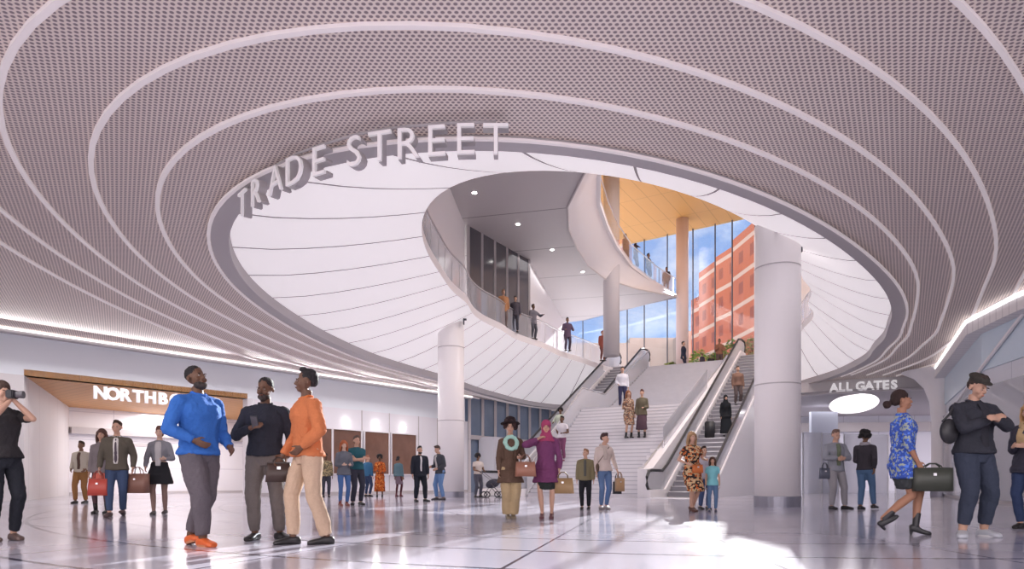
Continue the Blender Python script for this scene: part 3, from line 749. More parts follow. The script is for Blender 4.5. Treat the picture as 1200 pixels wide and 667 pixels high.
        me = bpy.data.meshes.new('mouth'); b_.to_mesh(me); b_.free(); me.transform(T); link_mesh('mouth', me, cm(tuple(c*.62 if i else c*.95 for i,c in enumerate(skin)),'skin'), root)
    # ---- clothes
    wk = .014 if lod == 0 else .009
    def arms(bm_, off, frac, hand_gap=0):
        for sh, e_, w_ in ((shR,eR,wR),(shL,eL,wL)):
            sg = 1 if sh is shR else -1
            rr = [.040*f+off*.7,.053*f+off,.049*f+off,.043*f+off,.042*f+off*.8,.030*f+off*.6]
            pp = [sp(1.45,sg*.06),sh,(sh+e_)/2,e_,e_.lerp(w_,.4),e_.lerp(w_,.97)]
            if frac < .5: pp = pp[:2]+[sh.lerp(e_,.55)]; rr = rr[:2]+[rr[2]*1.05]
            elif frac < .9: pp = pp[:5]; rr = rr[:5]
            for i in range(len(pp)-1): add_cyl(bm_, pp[i], pp[i+1], rr[i], rr[i+1], 16, True)
            for p,r in list(zip(pp,rr))[:-1]: add_ball(bm_, p, r*.995, None, 14, 8)
    if legs:
        col, off, crop = legs[:3]; b_ = bmesh.new()
        loft(b_, [(sp(.82,0,0),hip_r*.85+off*.5,.105*wide+off*.5)]+[(c,rx+.008,ry+.008,m_) for c,rx,ry,m_ in torso[1:3]]+[(sp(1.03),wa*1.03+.006,.108*wide)])
        for hp_, k_, a_ in ((hipR,kR,aR),(hipL,kL,aL)):
            an = k_.lerp(a_, crop)
            pts = [hp_,hp_.lerp(k_,.5),k_,k_.lerp(a_,.4)+Vector((0,-.008,0)),an]; rr = [.100*f*wide+off*.4,.084*f*wide+off*.7,.062*f*wide+off,.058*f*wide+off,.042*f+off*1.1]
            for i in range(4): add_cyl(b_, pts[i], pts[i+1], rr[i], rr[i+1], 16, True)
            for p,r in list(zip(pts,rr))[:-1]: add_ball(b_, p, r*.995, None, 14, 8)
        fin('trousers', b_, col if not isinstance(col, tuple) else cm(col), vox*1.1, 3, wk, .10, seed=H*7)
    if skirt:
        col, z0, z1, r0, r1 = skirt; b_ = bmesh.new(); mid0 = (kR+kL)/2; mida = (aR+aL)/2
        def legmid(z):
            if z > .9: return sp(z)
            if z > .5: return Vector((0,0,.9)).lerp(Vector((mid0.x,mid0.y,.5)), (.9-z)/.4)
            return Vector((mid0.x,mid0.y,.5)).lerp(Vector((mida.x,mida.y,.1)), (.5-z)/.4)
        rg = []; n_ = 8
        for i in range(n_+1):
            z = z0+(z1-z0)*i/n_; t = i/n_; rx = r1+(r0-r1)*t; c = legmid(z); c.z = z
            if z > 1.0: rx = max(rx, wa+.01)
            spread = abs(kR.y-kL.y)*.35 if z < .8 else 0
            rg.append((c, rx, rx*.74+spread))
        loft(b_, rg, 28); fin('skirt', b_, col if not isinstance(col, tuple) else cm(col), vox*1.1, 2, wk*1.4, .08, seed=H*3)
    if top:
        col, off, hem, frac = top[:4]; flare = top[4] if len(top) > 4 else 0; b_ = bmesh.new()
        rg = []
        if hem < .84:
            n_ = max(2,int((.84-hem)/.08))
            for i in range(n_,0,-1):
                z = .84-(.84-hem)*i/n_; rg.append((Vector(((kR.x+kL.x)/2*(.84-z),((kR.y+kL.y)/2)*(.84-z)/.4,z)), hip_r+off+flare*i/n_, .118*wide+off+flare*.8*i/n_+abs(kR.y-kL.y)*.25*i/n_))
        if hem < .97: rg += [(sp(max(hem,.84)),hip_r+off+.012+flare*.3,.126*wide+off+.010+flare*.3),(sp(max(hem,.84)+.03),hip_r+off+.012+flare*.3,.126*wide+off+.010+flare*.3)]
        tz = [.84,.90,.97,1.08,1.18,1.30,1.38,1.43,1.475,1.50]
        rg += [(c,rx+off*(1 if z < 1.4 else .7),ry+off*(1 if z < 1.4 else .7),m_) for z,(c,rx,ry,m_) in zip(tz,torso) if z > max(hem,.84)+.055 and z < 1.46]
        rg.append((sp(1.482,0,-.006), .090+off*.3, .070+off*.3)); rg.append((sp(1.505,0,-.008), .072, .064))
        loft(b_, rg, 26); arms(b_, off*.75, frac)
        t_o = fin('top', b_, col if not isinstance(col, tuple) else cm(col), vox*1.05, 3, wk, .09, seed=H*5)
    for ex in extras:
        k = ex[0]
        if k == 'collar':
            b_ = bmesh.new(); add_tube(b_, [neck+Vector((.070*math.cos(t),.006+.064*math.sin(t),.012-.03*max(0,math.sin(t)))) for t in [2*PI*i/20 for i in range(20)]], .014, 8, True)
            fin('collar', b_, cm(ex[1]), vox*.8, 1)
        elif k == 'front':                        # shirt seen in an open jacket
            b_ = bmesh.new(); off = top[1]; w_ = ex[2] if len(ex) > 2 else .045
            for (c,rx,ry,m_),z in zip(torso, tz):
                pass
            loft(b_, [(sp(z,0,yy+off-.002),ww,.022) for z,yy,ww in ((.98,.118*wide,w_*.9),(1.10,.102*wide,w_),(1.2,.108*wide,w_),(1.3,.128*wide,w_*1.1),(1.4,.106*wide,w_*1.1),(1.47,.07,w_*.9))], 14)
            fin('shirt_front', b_, cm(ex[1]), vox*.9, 2)
        elif k == 'tie':
            b_ = bmesh.new(); loft(b_, [(sp(z,0,yy+top[1]+.020),ww,.008) for z,yy,ww in ((1.0,.118*wide,.012),(1.05,.108*wide,.03),(1.3,.130*wide,.022),(1.45,.08,.016))], 10); fin('tie', b_, cm(ex[1]), .008, 1)
        elif k == 'beard':
            b_ = bmesh.new(); add_ball(b_, hd(0,.034,.040), (.066,.058,.040), RH, 16, 10); add_ball(b_, hd(0,.058,.024), (.040,.040,.034), RH, 14, 10); add_ball(b_, hd(0,.082,.068), (.026,.012,.005), RH, 10, 8); fin('beard', b_, cm(ex[1],'hair'), vox, 2, .006, .02)
        elif k == 'scarf':
            b_ = bmesh.new(); add_tube(b_, [neck+Vector((.085*math.cos(t),.01+.08*math.sin(t),-.0-.06*max(0,math.sin(t)))) for t in [2*PI*i/20 for i in range(20)]], .04, 10, True)
            loft(b_, [(sp(1.42,.03,.12),.05,.03),(sp(1.3,.035,.155),.055,.028),(sp(1.16,.03,.14),.05,.024)], 12); fin('scarf', b_, cm(ex[1]), vox*1.1, 2, .012, .05)
        elif k == 'necklace':
            b_ = bmesh.new(); add_tube(b_, [sp(1.38,.105*math.cos(t),.10-.055*math.sin(t))+Vector((0,.02,.115*math.sin(t))) for t in [2*PI*i/24 for i in range(24)]], .036, 8, True); fin('scarf_loop', b_, cm(ex[1]), vox, 1, .016, .04)
        elif k == 'belt':
            b_ = bmesh.new(); loft(b_, [(sp(1.04),wa+.032,.128*wide),(sp(1.09),wa+.032,.128*wide)], 24); fin('belt', b_, cm(ex[1]), vox, 1)
        elif k == 'tights':
            b_ = bmesh.new()
            for hp_, k_, a_ in ((hipR,kR,aR),(hipL,kL,aL)): chain(b_, [hp_,hp_.lerp(k_,.5),k_,k_.lerp(a_,.35)+Vector((0,-.012,0)),a_], [r*f*wide+.006 for r in (.09,.080,.056,.058,.036)])
            fin('tights', b_, cm(ex[1]), vox, 2)
        elif k == 'glasses':
            b_ = bmesh.new()
            for sg in (-1,1): add_tube(b_, [hd(sg*.030+.022*math.cos(t),.096,.110+.016*math.sin(t)) for t in [2*PI*i/12 for i in range(12)]], .003, 6, True)
            add_tube(b_, [hd(-.01,.097,.112),hd(.01,.097,.112)], .003, 6)
            me = bpy.data.meshes.new('glasses'); b_.to_mesh(me); b_.free(); me.transform(T); link_mesh('glasses', me, M['rubber'], root)
    if shoes:
        for ank, ty, pc, e_ in ((aR,-math.radians(toeR),-math.radians(pitchR),kR),(aL,math.radians(toeL),-math.radians(pitchL),kL)):
            b_ = bmesh.new(); foot_shape(b_, ank if not heelh else ank-Vector((0,0,heelh)), ty, pc, shoes[1], fem, .004)
            if shoes[1] in ('boot','heelboot'):
                add_cyl(b_, ank-Vector((0,0,.02)), ank.lerp(e_,.34), .046*f, .052*f, 16)
            if lod == 0: me = bake(b_, .007, 1)
            else: me = bpy.data.meshes.new('shoe'); bmesh.ops.recalc_face_normals(b_, faces=b_.faces[:]); b_.to_mesh(me); b_.free(); [setattr(p,'use_smooth',True) for p in me.polygons]
            me.name = 'shoe'; me.transform(T); so_ = link_mesh('shoe', me, cm(shoes[0],'leather'), root)
            if shoes[1] == 'sneaker' or (len(shoes) > 2 and shoes[2]):
                b_ = bmesh.new(); Rz = Matrix.Rotation(ty,3,'Z')@Matrix.Rotation(pc,3,'X'); 
                loft(b_, [(ank+Rz@Vector((0,.055,-.089)),.052,.135,Rz),(ank+Rz@Vector((0,.055,-.066)),.054,.138,Rz)], 20)
                me = bpy.data.meshes.new('sole'); b_.to_mesh(me); b_.free(); me.transform(T); link_mesh('sole', me, cm(shoes[2] if len(shoes) > 2 else (.8,.8,.8),'leather'), so_)
    if hair:
        st_, hc = hair[:2]; b_ = bmesh.new(); wr = .006
        if st_ in ('short','fade'):
            add_ball(b_, hd(0,-.020,.163), (.080*hk,.094,.086), RH, 20, 14)
            if st_ == 'short': add_ball(b_, hd(0,.030,.222), (.055,.045,.026), RH, 14, 10); add_ball(b_, hd(0,-.055,.125), (.070,.055,.06), RH, 14, 10)
        elif st_ == 'bun':
            add_ball(b_, hd(0,-.018,.165), (.083*hk,.098,.088), RH, 20, 14); add_ball(b_, hd(0,-.06,.12), (.075,.06,.065), RH); add_ball(b_, hd(0,-.145,.085), (.048,.048,.048), RH)
        elif st_ == 'long':
            add_ball(b_, hd(0,-.018,.165), (.088*hk,.100,.090), RH, 20, 14)
            for sg in (-1,1): loft(b_, [(hd(sg*.07,.0,.18),.025,.04),(hd(sg*.085,-.01,.08),.028,.045),(hd(sg*.09,-.02,.0),.026,.04),(hd(sg*.08,-.01,-.06),.02,.03)], 12)
            loft(b_, [(hd(0,-.06,.18),.07,.05),(hd(0,-.085,.06),.085,.045),(hd(0,-.09,-.04),.085,.04),(hd(0,-.085,-.11),.06,.03)], 16)
        elif st_ == 'curly':
            for i in range(60):
                th = random.uniform(0,2*PI); ph = random.uniform(-.45,1); q = math.sqrt(max(0,1-ph*ph)); y = -.02+.105*q*math.sin(th)
                if y > .05 and ph < .45: continue
                add_ball(b_, hd(.095*q*math.cos(th), y, .155+.10*ph), random.uniform(.028,.042), None, 8, 6)
            add_ball(b_, hd(0,-.02,.165), (.085,.095,.088), RH); wr = .01
        elif st_ == 'ponytail':
            add_ball(b_, hd(0,-.018,.165), (.082*hk,.097,.088), RH, 20, 14); chain(b_, [hd(0,-.10,.17),hd(0,-.15,.13),hd(0,-.15,.03)], [.03,.034,.02])
        elif st_ == 'hijab':
            add_ball(b_, hd(0,-.012,.150), (.092,.103,.104), RH, 20, 14); loft(b_, [(hd(0,-.02,.13),.085,.085),(hd(0,-.01,.03),.085,.09),(sp(1.47,0,.0),.13,.10),(sp(1.40,0,.01),.18,.13)], 20)
        fin('hair' if st_ != 'hijab' else 'headscarf', b_, cm(hc,'hair') if st_ != 'hijab' else cm(hc), vox, 2, wr, .03)
        if st_ == 'hijab': pass
    for ex in extras:
        if ex[0] == 'flatcap':
            b_ = bmesh.new(); add_ball(b_, hd(0,-.018,.208), (.098,.112,.040), RH@Matrix.Rotation(-.12,3,'X'), 22, 12); add_ball(b_, hd(0,.085,.178), (.068,.052,.013), RH@Matrix.Rotation(-.25,3,'X'), 18, 8); loft(b_, [(hd(0,-.012,.165),.084,.098,RH),(hd(0,-.012,.205),.086,.10,RH)], 20)
            fin('flat_cap', b_, cm(ex[1]), vox, 2, .004, .05)
        elif ex[0] == 'brimhat':
            b_ = bmesh.new(); Rt = RH@Matrix.Rotation(.15,3,'X'); loft(b_, [(hd(0,-.02,.176),.185,.19,Rt),(hd(0,-.02,.190),.175,.18,Rt),(hd(0,-.02,.196),.10,.115,Rt),(hd(0,-.025,.275),.088,.10,Rt),(hd(0,-.025,.292),.055,.07,Rt)], 26); fin('hat', b_, cm(ex[1]), vox, 1, .006, .06)
        elif ex[0] == 'beanie':
            b_ = bmesh.new(); add_ball(b_, hd(0,-.014,.175), (.088,.102,.095), RH, 20, 14); fin('beanie', b_, cm(ex[1]), vox, 2)
    Rw = Matrix.Rotation(math.radians(face+180),3,'Z'); L0 = Vector(loc)
    def wpt(v): return L0+Rw@(Vector(v)*s)
    dR = (wR-eR).normalized(); dL = (wL-eL).normalized()
    return dict(R=wpt(wR+dR*.085), L=wpt(wL+dL*.085), sR=wpt(shR), sL=wpt(shL), W=wpt, root=root, s=s)

def gnd(px, py, hpx=None, H=None, z=0.0):         # ground point at a pixel, and the height a figure of hpx pixels has there
    d = F*(EYE-z)/(py-HY); return D(px, d, z), (hpx*d/F if hpx else None)

# ------------------------------------------------------------------ carried things
def handbag(hand, w, h, t, col, label, rz=0, drop=.10, kind='handbag', cat='bag', flat=False):
    """a bag hanging from a hand: body, flap or rim, two arched handles"""
    c = hand-Vector((0,0,drop+h)); e = empty(kind, c, rz); tag(e, label, cat)
    bm = bmesh.new(); n = 5
    q = [(w/2,t/2),(w*.47,t*.46),(w*.44,t*.30)] if not flat else [(w/2,t/2),(w/2,t/2),(w/2,t*.45)]
    prev = None
    for (x,y),z in zip(q,(0,h*.5,h)):
        pts = []
        for k in range(20):
            a = 2*PI*k/20; pts.append(bm.verts.new((x*math.copysign(abs(math.cos(a))**.35,math.cos(a)), y*math.copysign(abs(math.sin(a))**.35,math.sin(a)), z)))
        if prev: 
            for k in range(20): bm.faces.new((prev[k],prev[(k+1)%20],pts[(k+1)%20],pts[k]))
        else: bm.faces.new(pts[::-1])
        prev = pts
    bm.faces.new(prev); bmesh.ops.bevel(bm, geom=[ed for ed in bm.edges if ed.calc_face_angle(0) > .9], offset=min(.012,t*.12), segments=2, affect='EDGES')
    obj('bag_body', bm, cm(col,'leather'), e, True)
    for sg in (-1,1):
        bm = bmesh.new(); add_tube(bm, [(-w*.22,sg*t*.25,h-.01),(-w*.2,sg*t*.22,h+drop*.6),(-w*.08,sg*t*.05,h+drop+.02),(w*.08,sg*t*.05,h+drop+.02),(w*.2,sg*t*.22,h+drop*.6),(w*.22,sg*t*.25,h-.01)], .009, 8)
        obj('handle', bm, cm(tuple(c_*.6 for c_ in col),'leather'), e, True)
    bm = bmesh.new(); add_box(bm, (0,-t*.47,h*.72), (.035,.02,.03)); obj('clasp', bm, M['steel'], e)
    bm = bmesh.new(); add_box(bm, (0,0,h*.99), (w*.84,t*.64,.014)); obj('top_edge', bm, cm(tuple(c_*.7 for c_ in col),'leather'), e)
    return e
# ------------------------------------------------------------------ left side of the hall
def v2(p): return (p.x,p.y)
HB = 4.07
back_dir = (Vector((-20.7,31.8))-Vector((-16.0,22.3)))
pj = W(28); pr_ = W(290)
bm = bmesh.new(); wallseg(bm, A_, W(545), HB, HC, .35, 1); struct('wall_left_header', bm, M['pale_header'] if 'pale_header' in M else mat('header_band', (.84,.88,.93), .4))
bm = bmesh.new(); wallseg(bm, A_, pj, 0, HB, .35, 1); struct('wall_left', bm, M['jamb'])
bm = bmesh.new(); wallseg(bm, pj, pj+back_dir, 0, HB, .2, 1); struct('wall_left_jamb', bm, M['jamb'])
bj = pj+back_dir; bk = bj + Vector(WT)*17
bm = bmesh.new(); wallseg(bm, bj, bk, 0, HB, .3, 1); struct('wall_corridor_back', bm, M['panel_back'])
bm = bmesh.new(); wallseg(bm, pr_, bk, 0, HB, .2, -1); struct('wall_corridor_end', bm, M['wall_left'])
bm = bmesh.new(); add_prism(bm, [v2(pj),v2(pr_),v2(bk),v2(bj)], HB, HB+.2); struct('ceiling_wood_soffit', bm, M['wood'])
# horizontal bulkhead beam and door frame in the corridor
bm = bmesh.new(); o1 = bj-Vector((-.791,.611))*-.0
wallseg(bm, bj+WN*.02, bk+WN*.02, 2.85, 3.15, .3, -1); struct('trim_4', bm, M['lip'])
bm = bmesh.new(); wallseg(bm, bj+WN*.02, bk+WN*.02, 0, .12, .03, -1); struct('baseboard_corridor', bm, M['lip'])
def frame_on(a, t, n, s0, s1, z0, z1, w, dp, bm):   # rectangular frame on plan line a + t*s
    for (x0,x1,y0,y1) in ((s0,s0+w,z0,z1),(s1-w,s1,z0,z1),(s0,s1,z1-w,z1)):
        p, q = a+t*x0, a+t*x1; wallseg(bm, p, q, y0, y1, dp, n)
dr = empty('door_1', (*(bj+Vector(WT)*1.6),0)); dr['kind'] = 'structure'
bm = bmesh.new(); frame_on(bj+WN*.05, Vector(WT), -1, 1.5, 4.3, 0, 2.5, .12, .1, bm); obj('door_frame', local(bm,dr), M['lip'], dr)
bm = bmesh.new(); wallseg(bm, bj+WN*.06+Vector(WT)*1.62, bj+WN*.06+Vector(WT)*4.18, 0, 2.38, .05, -1); obj('door_leaf', local(bm,dr), M['white_panel'], dr)
# slanted white handrail in the corridor
hr = empty('handrail_post', (*(bj+WN*1.2),0)); tag(hr, 'slanting white rail by the corridor back wall', 'rail')
bm = bmesh.new(); a = bj+WN*1.0+Vector(WT)*.4; add_tube(bm, [(a.x,a.y,0),(a.x+.1,a.y,1.3),(a.x+.5,a.y+.3,2.5)], .05); obj('rail', local(bm,hr), M['white_panel'], hr)

# ticket wall
sa = W(290); sb = W(548)
bm = bmesh.new(); wallseg(bm, sa, sb, 0, HB, .35, 1); struct('wall_ticket', bm, M['ticket_wall'] if 'ticket_wall' in M else mat('ticket_wall', (.84,.82,.87), .35, spec=.5))
for k,(x0,x1) in enumerate(((364,387),(389,421.5),(426,454),(457.5,486))):
    a, b = W(x0)+WN*.03, W(x1)+WN*.03; w = empty('ticket_window', (a.x,a.y,1.0))
    tag(w, ['brown ticket window partly hidden behind the man in orange','brown ticket window behind the red-haired woman and teal man','brown ticket window behind the orange dress','brown ticket window nearest the left column'][k], 'ticket window', 'brown ticket windows in the left wall')
    bm = bmesh.new(); wallseg(bm, a, b, 1.0, 3.05, .06, -1); obj('pane', local(bm,w), M['brown_glass'], w)
    bm = bmesh.new(); t_ = (b-a).normalized()
    for (p,q,z0,z1) in ((a-t_*.05,a,.95,3.1),(b,b+t_*.05,.95,3.1),(a,b,3.05,3.1),(a,b,.95,1.0)): wallseg(bm, p, q, z0, z1, .1, -1)
    obj('window_frame', local(bm,w), M['white_panel'], w)
    if k:
        c = (a+b)/2; bm = bmesh.new(); add_ball(bm, (0,0,0), (.13,.13,.1)); o = obj('wall_light', bm, M['downlight']); o.location = (c.x+WN.x*.02,c.y+WN.y*.02,3.42)
        tag(o, ['','small glowing light above the ticket window behind the red-haired woman','small glowing light above the middle ticket window','small glowing light above the ticket window nearest the column'][k], 'wall light', 'lights above the ticket windows')
for px in (345,423.5,455.7,490,512):
    a = W(px); bm = bmesh.new(); wallseg(bm, a, a+Vector(WT)*.05, 0, HB, .02, -1); struct('trim_5', bm, M['lip'])
bm = bmesh.new(); wallseg(bm, sa, sb, 0, .14, .03, -1); struct('baseboard_left', bm, M['lip'])
# cove light along the left ceiling edge and ribbed band under it
bm = bmesh.new(); wallseg(bm, A_+WN*.34, W(548)+WN*.34, HC-.08, HC-.02, .06, -1)
o = obj('cove_light', bm, M['cove']); tag(o, 'long thin light line where the mesh ceiling meets the left wall', 'light')
bm = bmesh.new(); wallseg(bm, A_, W(548), HC-.16, HC+.02, .34, -1); struct('trim_6', bm, M['lip'])

# NORTHBOUND sign: separate standing letters
def text_mesh(s, size, depth, bevel=0.0, bold=.0):
    cu = bpy.data.curves.new('txt', 'FONT'); cu.body = s; cu.size = size; cu.extrude = depth/2; cu.bevel_depth = bevel; cu.offset = bold; cu.resolution_u = 3
    o = bpy.data.objects.new('txt', cu); COL.objects.link(o); bpy.context.view_layer.update()
    me = bpy.data.meshes.new_from_object(o.evaluated_get(bpy.context.evaluated_depsgraph_get()))
    bpy.data.objects.remove(o, do_unlink=True); return me
def sign_line(name, label, cat, s, px_list, base_z, height, plane, m, depth=.1, face=None, bold=.012, part='letter', widths=None):
    """letters of s, each at plan point plane(px) facing the hall"""
    e = empty(name, (*plane(px_list[0]),base_z)); tag(e, label, cat)
    for ch, px in zip(s, px_list):
        if ch == ' ': continue
        me = text_mesh(ch, height/.72, depth, 0, bold)
        xs = [v.co.x for v in me.vertices]; mx = (min(xs)+max(xs))/2
        for v in me.vertices: v.co.x -= mx
        me.materials.clear(); me.name = part
        o = link_mesh(part, me, m, e)
        a = plane(px); t = face(px) if face else Vector(WT)
        X_ = Vector((t.x,t.y,0)).normalized(); Z_ = Vector((0,0,1)); Y_ = X_.cross(Z_)   # text normal
        o.matrix_local = Matrix.Translation(Vector((a.x,a.y,base_z))-Vector(e.location)) @ Matrix((X_,Z_,X_.cross(Z_))).transposed().to_4x4()
    return e
npx = [116,130.5,146,160,174.5,189.5,204.5,220,236,252]
plane = lambda px: W(px)+WN*.12
sign_line('lettering_sign', 'white NORTHBOUND lettering under the left header', 'sign', 'NORTHBOUND', npx, 3.52, .43, plane, M['sign'], .08, bold=.022)

# TRADE STREET letters hanging below the rim
tpx = [(284,220,208),(300,205,198),(323,190,193),(345,178,185),(374,167,178),(415,155,171),(445,149,166),(479,145,163),(512,142,162),(546,140,160),(581,140,160)]
e = empty('lettering_sign', P(430,152,HC-.12)); tag(e, 'large white TRADE STREET letters hanging along the near rim of the opening', 'sign')
tops = [P(px,pt,HC-.1) for px,pt,_ in tpx]
for k,ch in enumerate('TRADESTREET'):
    me = text_mesh(ch, .43/.72, .04, 0, -.004); xs = [v.co.x for v in me.vertices]; mx = (min(xs)+max(xs))/2
    for v in me.vertices: v.co.x -= mx
    me.materials.clear(); me.name = 'letter'
    p = tops[k]; a = tops[max(0,k-1)]; b = tops[min(10,k+1)]; t = (b-a); t.z = 0; t.normalize()
    o = link_mesh('letter', me, M['letter'], e)
    o.matrix_local = Matrix.Translation(p-Vector((0,0,.46))-Vector(e.location)) @ Matrix((t,Vector((0,0,1)),t.cross(Vector((0,0,1))))).transposed().to_4x4()
    # deeper grey return behind the face
    me2 = text_mesh(ch, .43/.72, .12, 0, .0); 
    for v in me2.vertices: v.co.x -= mx
    me2.materials.clear(); me2.name = 'letter_return'
    r = link_mesh('letter_return', me2, M['grey_ceiling'], o); r.location = (0,-.0,-.09)
bm = bmesh.new(); add_tube(bm, [p+Vector((0,.12,.03)) for p in tops], .02, 6); bmesh.ops.translate(bm, verts=bm.verts[:], vec=-Vector(e.location)); obj('mounting_rail', bm, M['lip'], e)

# ------------------------------------------------------------------ glazed wall and lift behind the left escalator
ga2 = W(548); gb2 = Vector((3.6,48.0)); t2 = (gb2-ga2).normalized(); n2 = Vector((t2.y,-t2.x))
gz = empty('window_2', (ga2.x,ga2.y,0)); gz['kind'] = 'structure'
bm = bmesh.new(); wallseg(bm, ga2, gb2, 0, HC, .2, 1); obj('glass_pane', local(bm,gz), M['blue_glass'], gz)
for k in range(9):
    p = ga2+t2*(k*1.25+.1)+n2*.06; bm = bmesh.new(); add_box(bm, (p.x,p.y,HC/2), (.16,.16,HC)); obj('mullion', local(bm,gz), M['lip'], gz)
bm = bmesh.new(); wallseg(bm, ga2+n2*.05, gb2+n2*.05, 3.05, 3.3, .15, -1); obj('transom', local(bm,gz), M['lip'], gz)
lf = empty('lift', (ga2.x+1,ga2.y+1,0)); tag(lf, 'pale lift enclosure with framed door beside the left column', 'lift')
la, lb = ga2+t2*.9+n2*1.2, ga2+t2*3.4+n2*1.2
bm = bmesh.new(); wallseg(bm, la, lb, 0, 3.2, 1.1, 1); obj('enclosure', local(bm,lf), M['lip_light'] if 'lip_light' in M else mat('lift_panel', (.66,.65,.70), .4), lf)
bm = bmesh.new(); wallseg(bm, la+t2*.5, lb-t2*.5, .0, 2.3, .05, -1); obj('door', local(bm,lf), M['steel'], lf)
bm = bmesh.new(); wallseg(bm, la+t2*.7, lb-t2*.7, 2.5, 2.8, .05, -1); obj('display', local(bm,lf), M['dark_glass'], lf)

# ------------------------------------------------------------------ right side
M['edge_white'] = seam_mat('ribbed_white_edge', (.86,.82,.83), (.70,.66,.68), 1, .35, .05)
bm = bmesh.new()
rl = right_line
zc = HC
def offset_line(pts, o):
    out = []
    for i,p in enumerate(pts):
        a = pts[max(0,i-1)]; b = pts[min(len(pts)-1,i+1)]; t = (b-a).normalized(); out.append(p+Vector((t.y,-t.x))*o)
    return out
inn = offset_line(rl,-.32); outl = offset_line(rl,.35)
def band(bm, A, B, z0, z1):
    n = len(A); q = [[bm.verts.new((p.x,p.y,z)) for p in L] for L,z in ((A,z0),(B,z0),(B,z1),(A,z1))]
    for i in range(n-1):
        for k in range(4): bm.faces.new((q[k][i],q[k][i+1],q[(k+1)%4][i+1],q[(k+1)%4][i]))
    bm.faces.new([q[k][0] for k in range(4)]); bm.faces.new([q[k][-1] for k in range(4)])
band(bm, inn[:5], offset_line(rl,.1)[:5], HC-.5, HC+.02); o = struct('trim_7', bm, M['edge_white'])
bm = bmesh.new(); band(bm, offset_line(rl,-.36)[:5], offset_line(rl,-.3)[:5], HC-.16, HC-.06); o = obj('cove_light', bm, M['cove']); tag(o, 'light line along the kinked white ceiling edge on the right', 'light')
bm = bmesh.new(); band(bm, offset_line(rl,.12), outl, 0, HC); struct('wall_right', bm, M['wall_right'])
bm = bmesh.new(); band(bm, offset_line(rl,.06), offset_line(rl,.12), 3.9, HC-.2); struct('wall_right_upper', bm, M['pale_blue'])
bm = bmesh.new(); band(bm, offset_line(rl,.05), offset_line(rl,.12), 0, .14); struct('baseboard_right', bm, M['lip'])
# slanting glass screen on the right wall
gs = empty('window_3', (17,27,0)); gs['kind'] = 'structure'
bm = bmesh.new(); a = offset_line(rl,.0); band(bm, [a[2],a[3],a[4]], [p+Vector((.02,0)) for p in (a[2],a[3],a[4])], .1, 3.4); obj('glass_pane', local(bm,gs), M['glass'], gs)
bm = bmesh.new(); add_tube(bm, [(a[2].x,a[2].y,5.0),(a[3].x,a[3].y,3.9),(a[4].x,a[4].y,3.2)], .05); obj('handrail', local(bm,gs), M['white_panel'], gs)

# bulkhead with ALL GATES
g0, g1 = Vector(P(940,452,HC-.05).xy), Vector((18.1,29.4))
b0, b1 = Vector((14.1,33.8)), Vector((18.6,29.2))
bq = [Vector((13.4,35.2)), Vector((14.6,33.6)), Vector((16.0,32.6)), Vector((17.3,32.0)), Vector((18.9,31.4)), Vector((20.7,30.2))]
bm = bmesh.new(); A = [p for p in bq]; B = [p+Vector((.15,.3)) for p in bq]; band(bm, A, B, 4.85, HC+.02); struct('wall_bulkhead', bm, M['bulk'] if 'bulk' in M else mat('bulkhead', (.62,.59,.61), .5))
def bulk(px):
    X = (px-CX)/F
    for i in range(len(bq)-1):
        a, b = bq[i], bq[i+1]; e_ = b-a; den = X*e_.y-e_.x
        t = (a.x-X*a.y)/den
        if -.001 <= t <= 1.001: return a+e_*t
    return bq[0]
gpx = [977,985.5,993.5,0,1008,1018,1028,1037.5,1046.5]
gpl = lambda px: bulk(px)+Vector((-.10,-.24))
sign_line('lettering_sign', 'white ALL GATES lettering on the grey bulkhead at right', 'sign', 'ALLGATES', [977,986.5,995,1007.5,1018,1028,1037.5,1047], 4.93, .40, gpl, M['sign'], .06, face=lambda px:(bulk(px+2)-bulk(px-2)), bold=.02)
# annex behind: lower ceiling with its own bright oval well
oc = Vector((19.3,38.6)); ra, rb = 1.35, 5.0
def oval(s, z, n=48): return [(oc.x+ra*s*math.cos(2*PI*k/n)+ (rb*s*math.sin(2*PI*k/n))*.42, oc.y+rb*s*math.sin(2*PI*k/n), z) for k in range(n)]
bm = bmesh.new(); inner = [bm.verts.new(p) for p in oval(1,4.95)]
outer = []
for k in range(48):
    th = 2*PI*k/48; outer.append(bm.verts.new((oc.x+1+9.5*math.cos(th)*1.0, oc.y+1.5+ 9.0*math.sin(th), 4.95)))
for k in range(48): bm.faces.new((inner[k],inner[(k+1)%48],outer[(k+1)%48],outer[k]))
struct('ceiling_annex', bm, M['grey_ceiling'])
bm = bmesh.new(); prev = None
for s,z in ((1,4.95),(.9,5.3),(.7,5.9)):
    row = [bm.verts.new(p) for p in oval(s,z)]
    if prev:
        for k in range(48): bm.faces.new((prev[k],prev[(k+1)%48],row[(k+1)%48],row[k]))
    prev = row
bm.faces.new(prev); 
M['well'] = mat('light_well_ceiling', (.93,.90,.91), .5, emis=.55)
struct('ceiling_light_well', bm, M['well'], smooth=False)
bm = bmesh.new(); wallseg(bm, (12.0,46.5),(33,44.0), 0, 5.2, .3, 1); struct('wall_back_right', bm, M['corr'] if 'corr' in M else seam_mat('back_panels', (.72,.72,.80), (.55,.55,.63), 0, 2.2, .04))
bm = bmesh.new(); wallseg(bm, (12.0,46.4),(33,43.9), 3.9, 4.5, .2, -1); struct('trim_8', bm, M['lip'])
